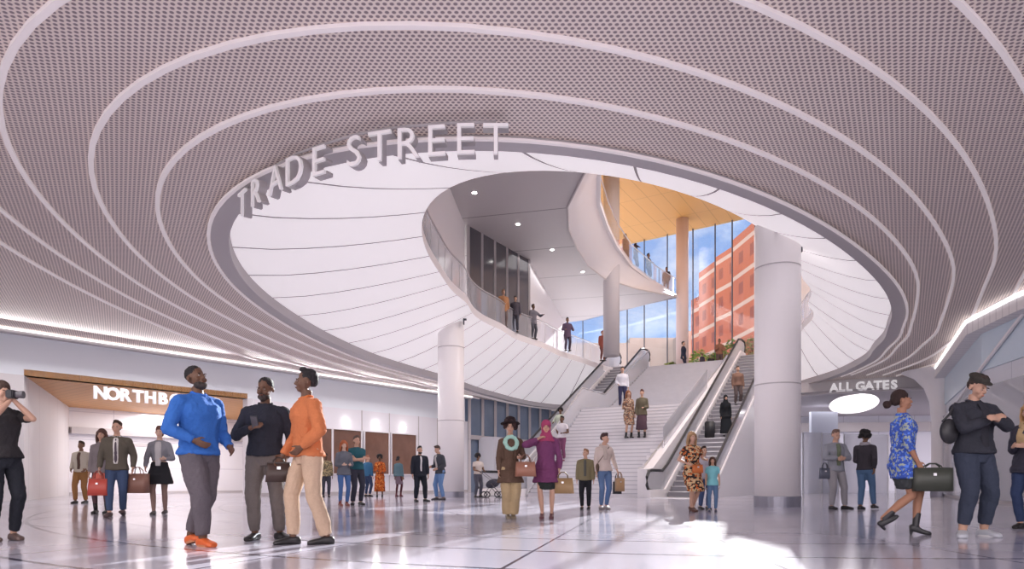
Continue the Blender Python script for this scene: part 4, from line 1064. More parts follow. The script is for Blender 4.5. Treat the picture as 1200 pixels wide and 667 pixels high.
# fare-gate glass screens in the annex
for k,(px,d) in enumerate(((952,36),(972,36.5),(1000,37),(1030,37.5),(1060,37.5))):
    p = D(px,d); s_ = empty('glass_screen', p); tag(s_, ['glass screen panel just right of the big column','glass screen panel behind the man in grey','glass screen panel behind the woman with black hair','glass screen panel left of the woman in blue','glass screen panel behind the woman in blue'][k], 'glass screen', 'glass screens at the gates')
    bm = bmesh.new(); add_box(bm, (0,0,1.6), (1.0,.03,3.2)); obj('glass_pane', bm, M['glass'], s_)
    bm = bmesh.new(); add_box(bm, (-.5,0,1.6), (.05,.06,3.2)); add_box(bm, (.5,0,1.6), (.05,.06,3.2)); obj('post', bm, M['steel'], s_)
bm = bmesh.new(); add_box(bm, (0,0,2.3), (1.5,.3,4.6)); o = obj('kiosk_tower', bm, mat('tower_panel', (.55,.58,.70), .4)); o.location = D(965,39); tag(o, 'tall blue-grey panel tower behind the gates at right', 'panel')
# flared column
fc = D(1102,29.6); e = empty('flared_column', (fc.x,fc.y,0)); tag(e, 'white flared column under the right ceiling edge', 'column')
bm = bmesh.new(); prof = [(.36,0),(.34,1.5),(.34,3.2),(.42,4.1),(.62,4.7),(1.0,5.15),(1.5,5.42)]; prev = None
for r,z in prof:
    row = [bm.verts.new((r*math.cos(2*PI*k/32), r*math.sin(2*PI*k/32), z)) for k in range(32)]
    if prev:
        for k in range(32): bm.faces.new((prev[k],prev[(k+1)%32],row[(k+1)%32],row[k]))
    prev = row
obj('shaft', bm, M['column'], e, True)
bm = bmesh.new(); add_cyl(bm, (0,0,0),(0,0,.2), .38, n=32); obj('base_band', bm, M['steel_band'], e)

# ------------------------------------------------------------------ camera, light, world
cam = bpy.data.cameras.new('camera'); co = bpy.data.objects.new('camera', cam); COL.objects.link(co); SC.camera = co
co.location = (0,0,EYE); co.rotation_euler = (PI/2,0,0); cam.sensor_width = 36; cam.lens = 36*F/1200; cam.shift_y = (HY-333.5)/1200; cam.clip_end = 1000; cam.clip_start = .1
sun = bpy.data.lights.new('sun','SUN'); so = bpy.data.objects.new('sun', sun); COL.objects.link(so)
az, el = math.radians(18), math.radians(20.5); dv = Vector((math.sin(az)*math.cos(el), math.cos(az)*math.cos(el), math.sin(el)))
so.rotation_euler = dv.to_track_quat('Z','Y').to_euler(); sun.energy = 10.5; sun.angle = math.radians(.25); sun.color = (1,.93,.86)
w = bpy.data.worlds.new('world'); SC.world = w; w.use_nodes = True; g = NT(w); bg = w.node_tree.nodes['Background']
tc = g.n('ShaderNodeTexCoord'); sp = g.n('ShaderNodeSeparateXYZ'); g.l(tc.outputs['Generated'], sp.inputs[0])
ns = g.n('ShaderNodeTexNoise'); ns.inputs['Scale'].default_value = 5.5; ns.inputs['Detail'].default_value = 6; ns.inputs['Roughness'].default_value = .6
mp = g.n('ShaderNodeMapping'); mp.inputs['Scale'].default_value = (1,1,1.7); mp.inputs['Location'].default_value = (.35,.2,.4); g.l(tc.outputs['Generated'], mp.inputs[0]); g.l(mp.outputs[0], ns.inputs['Vector'])
cr = g.n('ShaderNodeMapRange'); g.l(ns.outputs['Fac'], cr.inputs[0]); cr.inputs[1].default_value = .50; cr.inputs[2].default_value = .68
blue = g.mix(g.math('MULTIPLY', sp.outputs[2], 1.6), (.36,.52,.80), (.13,.27,.62))
sky = g.mix(cr.outputs[0], blue, (.78,.80,.88))
# bright half of the sky behind the viewer, added as frontal fill light
bk_ = g.n('ShaderNodeMapRange'); g.l(sp.outputs[1], bk_.inputs[0]); bk_.inputs[1].default_value = -.1; bk_.inputs[2].default_value = -.5
sky = g.mix(bk_.outputs[0], sky, (2.9,2.6,2.66))
gr = g.n('ShaderNodeMapRange'); g.l(sp.outputs[2], gr.inputs[0]); gr.inputs[1].default_value = -.02; gr.inputs[2].default_value = -.12
g.l(g.mix(gr.outputs[0], sky, (.75,.68,.70)), bg.inputs[0]); bg.inputs[1].default_value = 0.8
def area(name, loc, size, energy, rot=(0,0,0), col=(1,.96,.96), sy=None):
    l = bpy.data.lights.new(name,'AREA'); l.energy = energy; l.size = size; l.color = col
    if sy: l.shape = 'RECTANGLE'; l.size_y = sy
    o = bpy.data.objects.new(name, l); COL.objects.link(o); o.location = loc; o.rotation_euler = rot; return o
area('atrium_fill', (12,23,17.8), 16, 2200, sy=18)  # unseen area lamp added under the closed roof to light stair and floor
area('corridor_fill', (-15.5,33,4.0), 6, 300, sy=6)  # area lamp added to brighten the corridor interior
for t0,t1 in ((-.2,.35),(.38,.95)):
    q0, q1 = WL+WD*t0+WN*1.3, WL+WD*t1+WN*1.3; qm = (q0+q1)/2
    area('cove_lamp', (qm.x,qm.y,HC-.12), (q1-q0).length, 165, (Matrix.Rotation(math.atan2(WT[1],WT[0]),3,'Z')@Matrix.Rotation(-math.radians(32),3,'X')).to_euler(), sy=.12)
area('annex_light', (19,40,5.7), 4, 250, sy=6)
area('annex_area_lamp', (16,41,4.8), 5, 160, sy=5)  # broad area lamp under the annex ceiling, no fixture modelled
area('hall_fill', (-8,2,5.35), 7, 300, sy=7)  # unseen fill lamp added under the ceiling near the viewer
area('hall_fill', (6,-4,5.35), 9, 500, sy=7)  # second added fill lamp, out of view behind the camera
area('under_soffit', (-1,38,11.6), 6, 160, sy=10)
SC.view_settings.view_transform = 'Standard'; SC.view_settings.look = 'None'; SC.view_settings.gamma = 1; SC.view_settings.exposure = 0.7
SC.view_settings.use_curve_mapping = False
SK1, SK2, SK3, SK4 = (.13,.065,.04), (.20,.11,.07), (.55,.33,.24), (.60,.40,.31)
BLK = (.02,.018,.02)
# --- the three men in front
g_, _ = gnd(233,639)
pb = person(g_, 1.79, 62, 'bearded man in a bright blue pullover with orange shoes, hand on hip', top=((.04,.14,.46),.026,.90,1,.01), legs=((.115,.10,.115),.022,.93), shoes=((.62,.12,.03),'flat',(.5,.2,.1)), hair=('fade',BLK), skin=SK1,
  handR=(.17,.15,1.03), poleR=(1,-.9,.1), handL=(-.20,.20,.98), footR=(.06,.14,.085), footL=(.0,-.12,.10), toeR=8, toeL=-10, pitchL=-12, head=(0,16,0), lod=0, wide=1.13, extras=(('beard',(.045,.035,.033)),('collar',(.03,.13,.52))))
g_, _ = gnd(311,633)
pk = person(g_, 1.75, 8, 'man in a black shirt and grey trousers holding a phone at his chest', top=((.028,.03,.042),.022,.93,1), legs=((.15,.13,.125),.012,.95), shoes=(BLK,'flat'), hair=('fade',BLK), skin=SK1,
  handR=(.10,.24,1.22), poleR=(.9,-.4,-.8), handL=(-.24,.06,.92), footR=(.115,-.02,.085), footL=(-.14,-.08,.085), toeR=12, toeL=40, head=(-14,-3,0), lod=0, wide=1.05, extras=(('beard',(.045,.035,.033)),('collar',(.03,.03,.04))))
g_, _ = gnd(361,638)
po = person(g_, 1.76, -52, 'man in an orange shirt and tan trousers facing the other two men', top=((.52,.17,.07),.026,.90,1,.01), legs=((.50,.36,.26),.016,.96), shoes=(BLK,'flat'), hair=('short',BLK), skin=SK1,
  handL=(-.17,.13,.99), poleL=(-1,-.5,-.3), handR=(.27,.16,.92), footR=(.10,.12,.085), footL=(-.10,-.16,.085), toeR=5, toeL=-12, head=(-22,3,0), lod=0, wide=1.02, lean=(0,.05), extras=(('collar',(.6,.17,.05)),))
def phone(p, label, rz=0, size=(.075,.010,.15), tilt=.5):
    e = empty('phone', p, rz); tag(e, label, 'phone'); bm = bmesh.new(); add_box(bm, (0,0,0), size, Matrix.Rotation(tilt,3,'X')); bmesh.ops.bevel(bm, geom=bm.edges[:], offset=.004, segments=2, affect='EDGES'); obj('case', bm, M['rubber'], e)
    bm = bmesh.new(); add_box(bm, Matrix.Rotation(tilt,3,'X')@Vector((0,-.006,0)), (size[0]*.86,.002,size[2]*.88), Matrix.Rotation(tilt,3,'X')); obj('screen', bm, M['dark_glass'], e)
phone(pk['R']+Vector((0,-.03,.03)), 'black phone in the hand of the man in the black shirt')
h_ = po['R']; handbag(h_+Vector((0,0,.02)), .26,.20,.12, (.05,.03,.025), 'small dark pouch bag in the hand of the man in orange', math.radians(20), .03)
# --- far-left photographer
g_, _ = gnd(3,634)
pp_ = person(g_, 1.70, 62, 'person in black clothes at the left edge raising a camera to the face', top=((.035,.032,.035),.016,.93,.3), legs=((.025,.027,.035),.012,.93), shoes=((.12,.08,.07),'flat'), hair=('bun',(.08,.05,.04)), skin=SK3, female=True, wide=1.08,
  handR=(.03,.20,1.55), poleR=(.9,.1,-.9), handL=(-.03,.19,1.56), poleL=(-.7,.2,-.9), head=(0,0,0), lod=0)
e = empty('camera_body', pp_['W']((0,.20,1.63)), math.radians(280)); tag(e, 'dark camera held up by the person at the left edge', 'camera')
bm = bmesh.new(); add_box(bm, (0,0,0), (.14,.07,.09)); bmesh.ops.bevel(bm, geom=bm.edges[:], offset=.01, segments=2, affect='EDGES'); obj('housing', bm, M['rubber'], e)
bm = bmesh.new(); add_cyl(bm, (0,.03,0), (0,.11,0), .036, .04, 20); obj('lens', bm, M['dark_glass'], e)
# --- woman in blue and man in cap
g_, _ = gnd(1058,627)
pw = person(g_, 1.71, 78, 'woman with a dark bun in a blue patterned dress walking in black heeled boots', top=(M['blue_print'],.020,.70,.7,.0), skirt=((.05,.055,.06),.58,.80,.165,.175), shoes=((.03,.03,.035),'heelboot'), hair=('bun',(.035,.02,.018)), skin=(.38,.19,.12), female=True,
  handR=(.20,.10,.90), handL=(-.17,.16,.92), footR=(.05,-.24,.16), footL=(-.05,.16,.085), toeL=0, toeR=0, pitchR=-48, head=(-4,4,0), lod=0, wide=1.06, extras=(('belt',(.05,.09,.35)),))
handbag(pw['R']+Vector((.12,-.02,.03)), .42,.27,.12, (.055,.06,.05), 'dark green-grey briefcase carried by the woman in the blue dress', math.radians(-8), .03, 'briefcase', 'briefcase', True)
g_, _ = gnd(1141,629)
pc = person(g_, 1.85, 10, 'big man in a dark jacket and flat cap looking at his watch', top=((.04,.042,.055),.028,.92,1,.012), legs=((.045,.055,.085),.018,.86), shoes=((.48,.50,.55),'sneaker',(.78,.78,.80)), hair=('short',(.05,.035,.03)), skin=SK3,
  handR=(.06,.28,1.28), poleR=(1,-.2,-.75), handL=(.02,.32,1.27), poleL=(-1,-.1,-.55), footR=(.19,.05,.085), footL=(-.15,-.02,.085), toeR=45, toeL=6, head=(4,-24,0), lod=0, wide=1.13, extras=(('flatcap',(.055,.05,.045)),('front',(.035,.035,.045),.05),('collar',(.05,.05,.065))))
e = empty('wrist_watch', pc['W']((-.045,.30,1.27)), 0); tag(e, 'dark watch on the wrist of the man in the cap', 'watch'); bm = bmesh.new(); add_tube(bm, [(0,.038*math.cos(t),.038*math.sin(t)) for t in [2*PI*i/16 for i in range(16)]], .008, 8, True); obj('strap', bm, M['rubber'], e)
bm = bmesh.new(); add_cyl(bm, (0,0,.036),(0,0,.046), .018); obj('watch_case', bm, M['dark_steel'], e)
# shoulder bag of that man
e = empty('shoulder_bag', pc['W']((.33,.02,.98)), math.radians(12)); tag(e, 'soft black shoulder bag hanging beside the man in the cap', 'bag')
bm = bmesh.new(); add_ball(bm, (0,0,.19), (.115,.065,.145), None, 20, 14); obj('bag_body', bm, cm((.03,.03,.035),'leather'), e, True)
bm = bmesh.new(); sr = pc['sR']-e.location; Rb = Matrix.Rotation(-math.radians(12),3,'Z'); t_ = Rb@sr; add_tube(bm, [(-.09,0,.30),Vector((-.09,0,.30)).lerp(t_,.6)+Vector((-.04,-.02,0)),t_+Vector((-.02,-.0,.075)),t_+Vector((.05,.03,.08)),Vector((.09,0,.30)).lerp(t_,.5)+Vector((.03,.04,0)),(.09,0,.30)], .013, 8); obj('strap', bm, cm((.03,.03,.035),'leather'), e, True)
g_, _ = gnd(1206,620)
pr2 = person(g_, 1.68, -62, 'person in a dark coat at the right edge, cropped by the frame', top=((.05,.05,.07),.024,.80,1,.02), legs=((.04,.06,.13),.01,.95), shoes=(BLK,'flat'), hair=('long',(.50,.30,.14)), skin=SK3, female=True, handR=(.08,.26,1.16), handL=(-.08,.26,1.16), lod=0, wide=1.1, extras=(('scarf',(.5,.36,.2)),))

# --- left middle group
def mid(px, pyf, pyt, face, label, **kw):
    g_, h = gnd(px, pyf, pyf-pyt); H = kw.pop('H', None) or min(1.95,max(1.5,h))
    return person(g_, H, face, label, lod=kw.pop('lod',1), **kw)
p1 = mid(95,590,522,5,'man in a beige jacket and brown trousers walking in the corridor mouth', top=((.50,.45,.38),.022,.90,1), legs=((.30,.15,.06),.012,.95), shoes=(BLK,'flat'), hair=('short',(.05,.03,.02)), skin=SK2, handR=(.20,.14,.98), handL=(-.20,.14,.98), footR=(.1,.1,.085), footL=(-.08,-.1,.085), extras=(('front',(.1,.06,.05)),), H=1.78)
p2 = mid(119,602,524,10,'woman in a grey jacket and coral skirt behind the brown jacket man', top=((.22,.19,.20),.022,.86,1), skirt=((.62,.16,.12),.42,.95,.16,.18), shoes=(BLK,'boot'), hair=('long',(.10,.05,.04)), skin=SK3, female=True, extras=(('tights',(.10,.06,.07)),), H=1.66)
p3 = mid(137,605,494,22,'man in an olive-brown jacket, tie and jeans walking with bags', top=((.115,.10,.08),.028,.86,1,.01), legs=((.06,.09,.17),.012,.95), shoes=((.08,.05,.05),'flat'), hair=('short',(.05,.03,.02)), skin=SK3, footR=(.10,.16,.085), footL=(-.08,-.16,.10), toeR=10, pitchL=-15, handR=(.27,.08,.90), handL=(-.27,.02,.91), head=(-10,0,0), extras=(('front',(.75,.72,.70)),('tie',(.10,.08,.10)),('collar',(.7,.68,.66))))
p4 = mid(187,603,500,15,'woman in a grey cardigan and short black skirt walking left of the man in blue', top=((.24,.24,.27),.022,1.00,1), skirt=((.025,.025,.03),.62,1.06,.145,.27), shoes=((.06,.055,.06),'flat'), hair=('bun',(.16,.08,.06)), skin=SK4, female=True, handR=(.22,.16,.95), handL=(-.16,.26,1.12), footR=(.08,.12,.085), footL=(-.08,-.12,.09), extras=(('front',(.48,.46,.47),.06),('tights',(.30,.20,.17)),))
handbag(p3['R']+Vector((0,-.02,.0)), .34,.30,.14, (.50,.08,.06), 'red shopping bag beside the olive-brown jacket man', math.radians(10), .12)
handbag((p3['L']+p4['R'])/2+Vector((0,-.05,.05)), .40,.36,.20, (.24,.12,.09), 'large brown paper bag between the jacket man and the skirt woman', math.radians(-5), .10, 'paper_bag', 'bag', True)
mid(325,590,520,170,'person partly hidden between the black shirt and orange shirt men', top=((.30,.17,.14),.02,.9,1), legs=((.12,.07,.08),.01,.95), shoes=(BLK,'flat'), hair=('short',BLK), skin=SK2, lod=2, H=1.7)
# --- people by the ticket windows
mid(382,583,518,20,'person in dark patterned jacket standing just right of the man in orange', top=(M['plaid'],.024,.86,1), legs=((.06,.06,.08),.012,.95), shoes=(BLK,'flat'), hair=('short',BLK), skin=SK1, handR=(.12,.2,1.15), lod=2, H=1.72)
p5 = mid(403,593,521,30,'red-haired woman in a grey jacket and jeans with brown boots', top=((.14,.15,.18),.022,.84,1), legs=((.08,.16,.36),.008,.95), shoes=((.25,.08,.06),'boot'), hair=('long',(.42,.12,.05)), skin=SK4, female=True, handR=(.1,.22,1.12), handL=(-.12,.22,1.12), footR=(.12,.05,.085), footL=(-.08,0,.085), H=1.68)
p6 = mid(418,592,514,40,'man in a dark teal tee shirt with folded arms', top=((.03,.11,.14),.018,.92,.3), legs=((.05,.05,.07),.012,.96), shoes=(BLK,'flat'), hair=('short',(.09,.06,.05)), skin=SK3, handR=(-.10,.22,1.20), handL=(.10,.20,1.17), poleR=(1,-.2,-.8), poleL=(-1,-.2,-.8), toeR=30, H=1.84)
mid(431,582,534,150,'person in a blue top right behind the teal shirt man', top=((.05,.15,.28),.02,.88,1), legs=((.05,.07,.14),.01,.95), shoes=(BLK,'flat'), hair=('short',(.35,.12,.06)), skin=SK3, lod=2, H=1.70)
p7 = mid(445,582,531,10,'woman in a long orange-red patterned dress by the ticket windows', top=(M['orange_print'],.02,.55,1,.04), skirt=(M['orange_print'],.22,.75,.19,.24), shoes=(BLK,'flat'), hair=('curly',BLK), skin=SK1, female=True, handR=(.12,.2,1.1), handL=(-.14,.2,1.05), H=1.72)
mid(467,582,536,160,'person in a teal-grey top and dark boots at the right ticket window', top=((.12,.20,.24),.022,.90,1), skirt=((.22,.16,.20),.55,.95,.15,.18), shoes=((.14,.03,.04),'boot'), hair=('bun',BLK), skin=SK2, female=True, lod=2, H=1.66, extras=(('tights',(.09,.03,.04)),))
p8 = mid(492,588,527,25,'man in a dark suit standing with feet apart near the left column', top=((.025,.028,.04),.028,.80,1,.02), legs=((.025,.028,.04),.016,.96), shoes=(BLK,'flat'), hair=('short',BLK), skin=SK3, footR=(.14,0,.085), footL=(-.2,-.05,.085), toeL=30, wide=1.08, extras=(('front',(.7,.68,.7),.03),('beard',(.045,.035,.033))), H=1.72)
p9 = mid(516,586,522,-50,'man in a dark jacket and light blue jeans leaning by the left column', top=((.07,.075,.09),.026,.86,1,.01), legs=((.16,.28,.52),.012,.95), shoes=((.08,.07,.08),'flat'), hair=('short',(.07,.045,.04)), skin=SK3, lean=(0,.12), head=(0,-25,0), handR=(.12,.28,1.08), handL=(-.15,.22,1.02), footR=(.1,.08,.085), footL=(-.1,-.05,.085), extras=(('front',(.5,.48,.48),.05),), H=1.85)
e_ = mid(560,583,533,35,'person in a white top with a stroller near the left escalator foot', top=((.62,.55,.52),.018,.95,.3), legs=((.10,.10,.13),.012,.95), shoes=(BLK,'flat'), hair=('curly',BLK), skin=SK2, handR=(.15,.3,1.08), handL=(-.15,.3,1.08), lod=2, H=1.70)
# stroller
s0 = e_['R']; e = empty('stroller', (s0.x+.45,s0.y-.15,0), math.radians(20)); tag(e, 'small dark stroller pushed by the person in the white top', 'stroller')
for k,(x,y) in enumerate(((-.25,-.2),(-.25,.2),(.3,-.2),(.3,.2))):
    bm = bmesh.new(); add_tube(bm, [(x+.11*math.cos(t),y,.12+.11*math.sin(t)) for t in [2*PI*i/18 for i in range(18)]], .022, 8, True); obj('wheel', bm, M['rubber'], e, True)
bm = bmesh.new()
for y in (-.2,.2): add_tube(bm, [(-.25,y,.12),(.12,y,.6),(-.42,y,1.0)], .014); add_tube(bm, [(.3,y,.12),(-.1,y,.55)], .014)
add_tube(bm, [(-.42,-.2,1.0),(-.42,.2,1.0)], .018); obj('frame', bm, M['dark_steel'], e)
bm = bmesh.new(); add_ball(bm, (.05,0,.55), (.30,.19,.17), Matrix.Rotation(-.3,3,'Y')); obj('seat_shell', bm, cm((.06,.06,.08)), e, True)
# --- centre women
g_, _ = gnd(598,608)
pa = person(g_, 1.66, 8, 'woman in a wide dark hat with a mint scarf, brown coat and wide tan trousers', top=((.12,.075,.055),.026,.66,1,.06), legs=((.45,.34,.20),.05,.97), shoes=((.22,.18,.12),'flat'), hair=('curly',(.04,.02,.02)), skin=SK3, female=True, handR=(.22,.05,.88), handL=(-.16,.18,1.12), footR=(.045,0,.085), footL=(-.045,.03,.085), head=(-8,0,0), lod=0, extras=(('brimhat',(.03,.02,.022)),('necklace',(.38,.62,.54)),))
handbag(pa['L']+Vector((.10,-.06,.02)), .36,.24,.15, (.33,.15,.10), 'brown leather handbag on the arm of the woman in the hat', math.radians(5), .10)
g_, _ = gnd(640,608)
pq = person(g_, 1.67, -6, 'woman in a purple headscarf and purple tunic over a dark skirt', top=((.17,.05,.13),.030,.66,1,.045), skirt=((.03,.035,.035),.54,.80,.14,.155), shoes=((.12,.04,.05),'heel'), hair=('hijab',(.36,.06,.14)), skin=SK3, female=True, handR=(.14,.14,1.44), poleR=(1,-.1,-.5), handL=(-.24,.03,.90), footR=(.07,.04,.085), footL=(-.10,-.02,.085), head=(4,0,0), lod=0)
handbag(pq['L']+Vector((.06,-.02,.0)), .38,.26,.14, (.30,.19,.09), 'tan and brown bag carried low by the woman in purple', math.radians(-10), .08)
# --- child and mother
g_, _ = gnd(686,597)
pch = person(g_, 1.36, -10, 'boy in an olive jacket and black trousers beside the woman in jeans', top=((.20,.17,.10),.028,.86,1), legs=((.02,.02,.025),.012,.96), shoes=(BLK,'flat'), hair=('short',(.28,.14,.07)), skin=SK3, footR=(.1,0,.085), footL=(-.1,0,.085), head=(-30,5,0), extras=(('front',(.10,.10,.09)),))
g_, _ = gnd(708,597)
pm = person(g_, 1.72, 18, 'woman in a light blouse and blue jeans carrying shopping bags', top=((.60,.50,.46),.022,.90,1), legs=((.12,.19,.34),.008,.95), shoes=((.25,.22,.22),'flat'), hair=('short',(.06,.03,.03)), skin=SK3, female=True, wide=1.05, handL=(-.30,.06,.93), footR=(.1,.04,.085), footL=(-.08,-.06,.085), head=(35,-8,0), extras=(('scarf',(.5,.42,.38)),))
handbag(pm['L']+Vector((0.04,0,0)), .22,.30,.10, (.42,.26,.14), 'tan paper shopping bag in the hand of the woman in jeans', math.radians(20), .12, 'paper_bag', 'bag', True)
handbag(pm['L']+Vector((0,.12,-.04)), .20,.28,.09, (.03,.03,.035), 'black shopping bag behind the tan one of the woman in jeans', math.radians(10), .16, 'paper_bag', 'bag', True)
e = empty('crossbody_bag', pm['W']((.19,.02,.88))); tag(e, 'dark cross-body bag at the hip of the woman in jeans', 'bag')
bm = bmesh.new(); add_ball(bm, (0,0,.09), (.05,.10,.11)); obj('bag_body', bm, cm((.10,.06,.04),'leather'), e, True)
bm = bmesh.new(); t_ = pm['W']((-.08,.10,1.46))-e.location; add_tube(bm, [(0,0,.18),Vector((0,0,.18)).lerp(t_,.5)+Vector((0,-.08,0)),t_], .008); obj('strap', bm, cm((.10,.06,.04),'leather'), e)
# --- floral mother and children
g_, _ = gnd(811,600)
pf = person(g_, 1.66, 15, 'woman in a floral dress with an orange pouch near the right escalator', top=(M['floral'],.024,.60,.3,.02), skirt=(M['floral'],.46,.75,.18,.20), shoes=((.10,.04,.03),'heel'), hair=('long',(.42,.26,.14)), skin=SK3, female=True, handR=(.20,.12,1.08), handL=(-.28,.14,1.16), footR=(.07,.08,.085), footL=(-.07,-.08,.085), wide=1.08)
handbag(pf['W']((-.04,.17,1.08)), .24,.17,.07, (.60,.17,.05), 'orange waist pouch of the woman in the floral dress', math.radians(10), .03)
g_, _ = gnd(831,600)
mid(835,600,548,-15,'small girl in a turquoise top and jeans beside the floral dress', H=1.14, top=((.22,.55,.62),.024,.86,.3), legs=((.12,.20,.34),.014,.95), shoes=((.08,.08,.12),'flat'), hair=('long',(.09,.05,.04)), skin=SK3, female=True, footR=(.1,.02,.085), footL=(-.1,-.03,.085))
mid(825,597,529,10,'older child with dark hair behind the small turquoise girl', H=1.42, top=((.42,.40,.46),.022,.86,1), legs=((.07,.10,.20),.012,.95), shoes=(BLK,'flat'), hair=('short',(.04,.025,.02)), skin=SK3)
# --- right middle men
g_, _ = gnd(979,597)
pg = person(g_, 1.80, 5, 'man in a light grey blazer and grey trousers holding a folder', top=((.27,.28,.32),.026,.86,1,.01), legs=((.30,.29,.31),.014,.96), shoes=(BLK,'flat'), hair=('short',(.16,.10,.08)), skin=SK3, handR=(.06,.22,1.14), handL=(-.04,.24,1.12), poleR=(1,-.3,-.5), poleL=(-1,-.3,-.5), footR=(.10,.02,.085), footL=(-.24,-.04,.085), toeL=40, head=(0,-12,0), extras=(('front',(.16,.19,.13),.05),))
handbag(pg['W']((.27,.04,1.02)), .26,.24,.10, (.10,.11,.15), 'grey messenger bag at the side of the man in the grey blazer', 0, .10)
g_, _ = gnd(1014,597)
pj2 = person(g_, 1.76, 130, 'person with black curly hair in a dark jacket and jeans, back turned', top=((.05,.045,.055),.022,.90,1), legs=((.09,.16,.28),.010,.95), shoes=(BLK,'flat'), hair=('curly',BLK), skin=SK2, footR=(.08,.26,.085), footL=(-.06,-.12,.085), handL=(-.12,.22,1.05), handR=(.22,-.05,.93), extras=(('scarf',(.35,.33,.36)),))
# --- on the stair, by position on the flight
def onstair(s, L, H, face, label, z=None, **kw):
    return person(SL(s,L,stair_z(L) if z is None else z), H, face, label, lod=2, **kw)
onstair(-5.8,1.9,2.0,-40,'man in a white shirt and purple trousers descending at the left of the stair', z=stair_z(1.9), top=((.66,.63,.68),.022,.92,.3), legs=((.20,.07,.14),.014,.94), shoes=((.18,.05,.08),'flat'), hair=('short',BLK), skin=SK1, handR=(.08,.24,1.2), handL=(-.2,.2,1.1), footR=(.06,.1,.085), footL=(-.03,-.12,.085))
onstair(-7.6,5.3,1.95,-20,'person in a pale green top riding the left escalator', z=esc_z(5.3)+.1, top=((.55,.60,.50),.022,.9,.7), legs=((.35,.30,.26),.014,.95), shoes=(BLK,'flat'), hair=('curly',BLK), skin=SK1, handR=(.3,.2,1.1))
onstair(-4.55,5.9,1.95,0,'man in a white shirt and navy trousers at the top of the lower flight', top=((.68,.68,.76),.022,.93,1), legs=((.04,.04,.09),.014,.95), shoes=(BLK,'flat'), hair=('short',BLK), skin=SK3, handR=(.2,.14,1.0))
onstair(-3.15,3.1,2.08,20,'woman in a dark floral dress descending the stair with a companion', top=(M['floral_small'],.024,.62,1,.02), skirt=(M['floral_small'],.50,.75,.18,.19), shoes=(BLK,'boot'), hair=('long',(.30,.12,.06)), skin=SK3, female=True, handR=(.1,.2,1.1))
onstair(-2.55,3.15,2.08,-20,'person in an olive jacket and long dark skirt descending on the stair', top=((.15,.13,.09),.026,.84,1), skirt=((.10,.06,.08),.30,.95,.17,.21), shoes=(BLK,'boot'), hair=('short',(.12,.04,.03)), skin=SK3, female=True, handL=(-.1,.22,1.1))
# --- on the right escalator
onstair(.35,5.9,1.85,5,'figure in a long black robe and headscarf riding the right escalator', z=esc_z(5.9)+.05, top=((.018,.02,.025),.03,.12,1,.12), shoes=(BLK,'flat'), hair=('hijab',(.018,.02,.025)), skin=SK3, female=True)
pe_ = onstair(.25,8.7,1.9,0,'man in a brown sweater riding the right escalator above the robed figure', z=esc_z(8.7)+.05, top=((.22,.13,.10),.024,.90,1), legs=((.12,.09,.09),.014,.95), shoes=(BLK,'flat'), hair=('short',(.07,.04,.03)), skin=SK3)
for (s_,L_,c_,lb,w_,h_) in ((-.30,5.7,(.03,.03,.035),'black suitcase beside the robed figure on the escalator',.42,.75),(.80,6.3,(.60,.10,.06),'small red case on the escalator right of the robed figure',.28,.60)):
    p = SL(s_,L_,esc_z(L_)+.06); e = empty('suitcase', p, -math.radians(31)); tag(e, lb, 'suitcase')
    bm = bmesh.new(); add_box(bm, (0,0,h_/2+.05), (w_,.24,h_)); bmesh.ops.bevel(bm, geom=bm.edges[:], offset=.04, segments=3, affect='EDGES'); obj('shell', bm, cm(c_,'leather'), e, True)
    bm = bmesh.new(); add_tube(bm, [(-.09,0,h_),(-.09,0,h_+.3),(.09,0,h_+.3),(.09,0,h_)], .012); obj('handle', bm, M['dark_steel'], e)
    for x in (-.1,.1):
        bm = bmesh.new(); add_cyl(bm, (x-.02,0,.035),(x+.02,0,.035), .035); obj('wheel', bm, M['rubber'], e)
# --- upper floor
def up(px, d, H, face, label, z=None, **kw):
    return person(D(px, d, Z2 if z is None else z), H, face, label, lod=2, **kw)
up(801,43.6,1.95,60,'man in a dark navy coat standing at the stair head', top=((.03,.035,.06),.03,.78,1,.02), legs=((.03,.03,.05),.014,.95), shoes=(BLK,'flat'), hair=('short',BLK), skin=SK3, footR=(.15,.05,.085), footL=(-.15,-.05,.085))
up(843,42.6,1.9,-10,'man in a brown top holding his phone at the upper landing', top=((.25,.12,.08),.026,.88,1), legs=((.10,.07,.07),.014,.95), shoes=(BLK,'flat'), hair=('short',BLK), skin=SK2, handR=(.1,.24,1.2), handL=(-.2,.2,1.1))
up(823,43.4,1.15,20,'child in dark clothes between the two adults at the stair head', top=((.06,.05,.07),.03,.86,1), legs=((.04,.04,.05),.014,.95), shoes=(BLK,'flat'), hair=('short',BLK), skin=SK2)
for k,(px,lb,c_) in enumerate(((833,'small black case on the landing left of the brown-top man',(.03,.03,.035)),(853,'small dark red case on the landing right of the brown-top man',(.22,.04,.04)))):
    e = empty('suitcase', D(px,42.2,Z2)); tag(e, lb, 'suitcase'); bm = bmesh.new(); add_box(bm, (0,0,.33), (.4,.24,.56)); bmesh.ops.bevel(bm, geom=bm.edges[:], offset=.04, segments=2, affect='EDGES'); obj('shell', bm, cm(c_,'leather'), e, True)
    bm = bmesh.new(); add_tube(bm, [(-.09,0,.6),(-.09,0,.88),(.09,0,.88),(.09,0,.6)], .012); obj('handle', bm, M['dark_steel'], e)
up(590,31,1.72,20,'person in an orange-brown coat behind the balustrade, leftmost of those upstairs', top=((.48,.24,.12),.026,.75,1), legs=((.2,.15,.14),.012,.95), shoes=(BLK,'flat'), hair=('short',(.3,.15,.08)), skin=SK3, handR=(.1,.2,1.1))
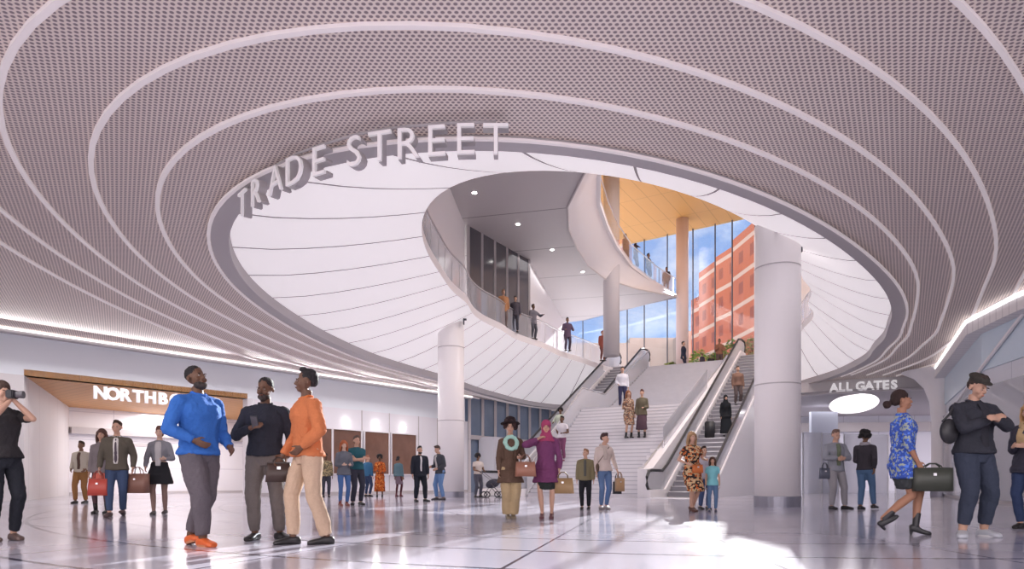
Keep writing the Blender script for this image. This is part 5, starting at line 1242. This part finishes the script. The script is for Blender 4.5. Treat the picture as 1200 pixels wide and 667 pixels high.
up(604,32,1.70,-10,'person in a dark coat second from left behind the balustrade', top=((.10,.09,.11),.026,.8,1), legs=((.08,.08,.1),.012,.95), shoes=(BLK,'flat'), hair=('short',BLK), skin=SK3)
up(625,33.6,1.74,40,'person in a grey coat pointing with one arm behind the balustrade', top=((.20,.19,.22),.028,.75,1), legs=((.12,.12,.14),.012,.95), shoes=(BLK,'flat'), hair=('short',BLK), skin=SK2, handL=(-.35,.35,1.25))
up(665,36.6,1.80,15,'person in a dark purple coat leaning at the balustrade below the grey soffit', top=((.12,.08,.13),.03,.72,1,.01), legs=((.08,.06,.09),.014,.95), shoes=(BLK,'flat'), hair=('short',BLK), skin=SK2, handL=(-.25,.25,1.1), handR=(.2,.25,1.1))
up(706,39.6,1.75,30,'person in a dull red coat beside the grey upper column', top=((.30,.09,.07),.028,.70,1), legs=((.2,.08,.07),.012,.95), shoes=(BLK,'flat'), hair=('short',(.2,.06,.04)), skin=SK3)
# --- third level edge
def up3(px, t, H, face, label, **kw):
    p = None
    X = (px-CX)/F
    for a, b in zip(c2p, c2p[1:]):
        a, b = Vector(a)+Vector((-.32,.2)), Vector(b)+Vector((-.32,.2)); e_ = b-a; den = X*e_.y-e_.x
        if abs(den) < 1e-6: continue
        k = (a.x-X*a.y)/den
        if 0 <= k <= 1 and (a+e_*k).y > 30: p = a+e_*k
    if p is None: p = D(px, 40).xy
    return person((p.x,p.y,Z3T), H, face, label, lod=2, **kw)
up3(733,0,1.75,40,'person in a brown coat on the third level, next to the grey column', top=((.22,.10,.05),.026,.8,1), legs=((.1,.05,.04),.012,.95), shoes=(BLK,'flat'), hair=('short',BLK), skin=SK2)
up3(745,0,1.75,60,'person on the third level raising both hands to the face', top=((.06,.045,.05),.026,.85,1), legs=((.05,.04,.05),.012,.95), shoes=(BLK,'flat'), hair=('short',BLK), skin=SK1, handR=(.05,.2,1.55), handL=(-.05,.2,1.55))
up3(760,0,1.82,50,'tallest person on the third level, in a dark navy jacket', top=((.03,.04,.07),.03,.84,1), legs=((.04,.05,.09),.014,.95), shoes=(BLK,'flat'), hair=('short',BLK), skin=SK2, handR=(.1,.25,1.15))
up3(781,0,1.72,-30,'person in dark clothes nearest the tip of the third level', top=((.04,.04,.06),.028,.84,1), legs=((.06,.06,.09),.014,.95), shoes=(BLK,'flat'), hair=('short',BLK), skin=SK2)
bpy.data.scenes.remove(WS)
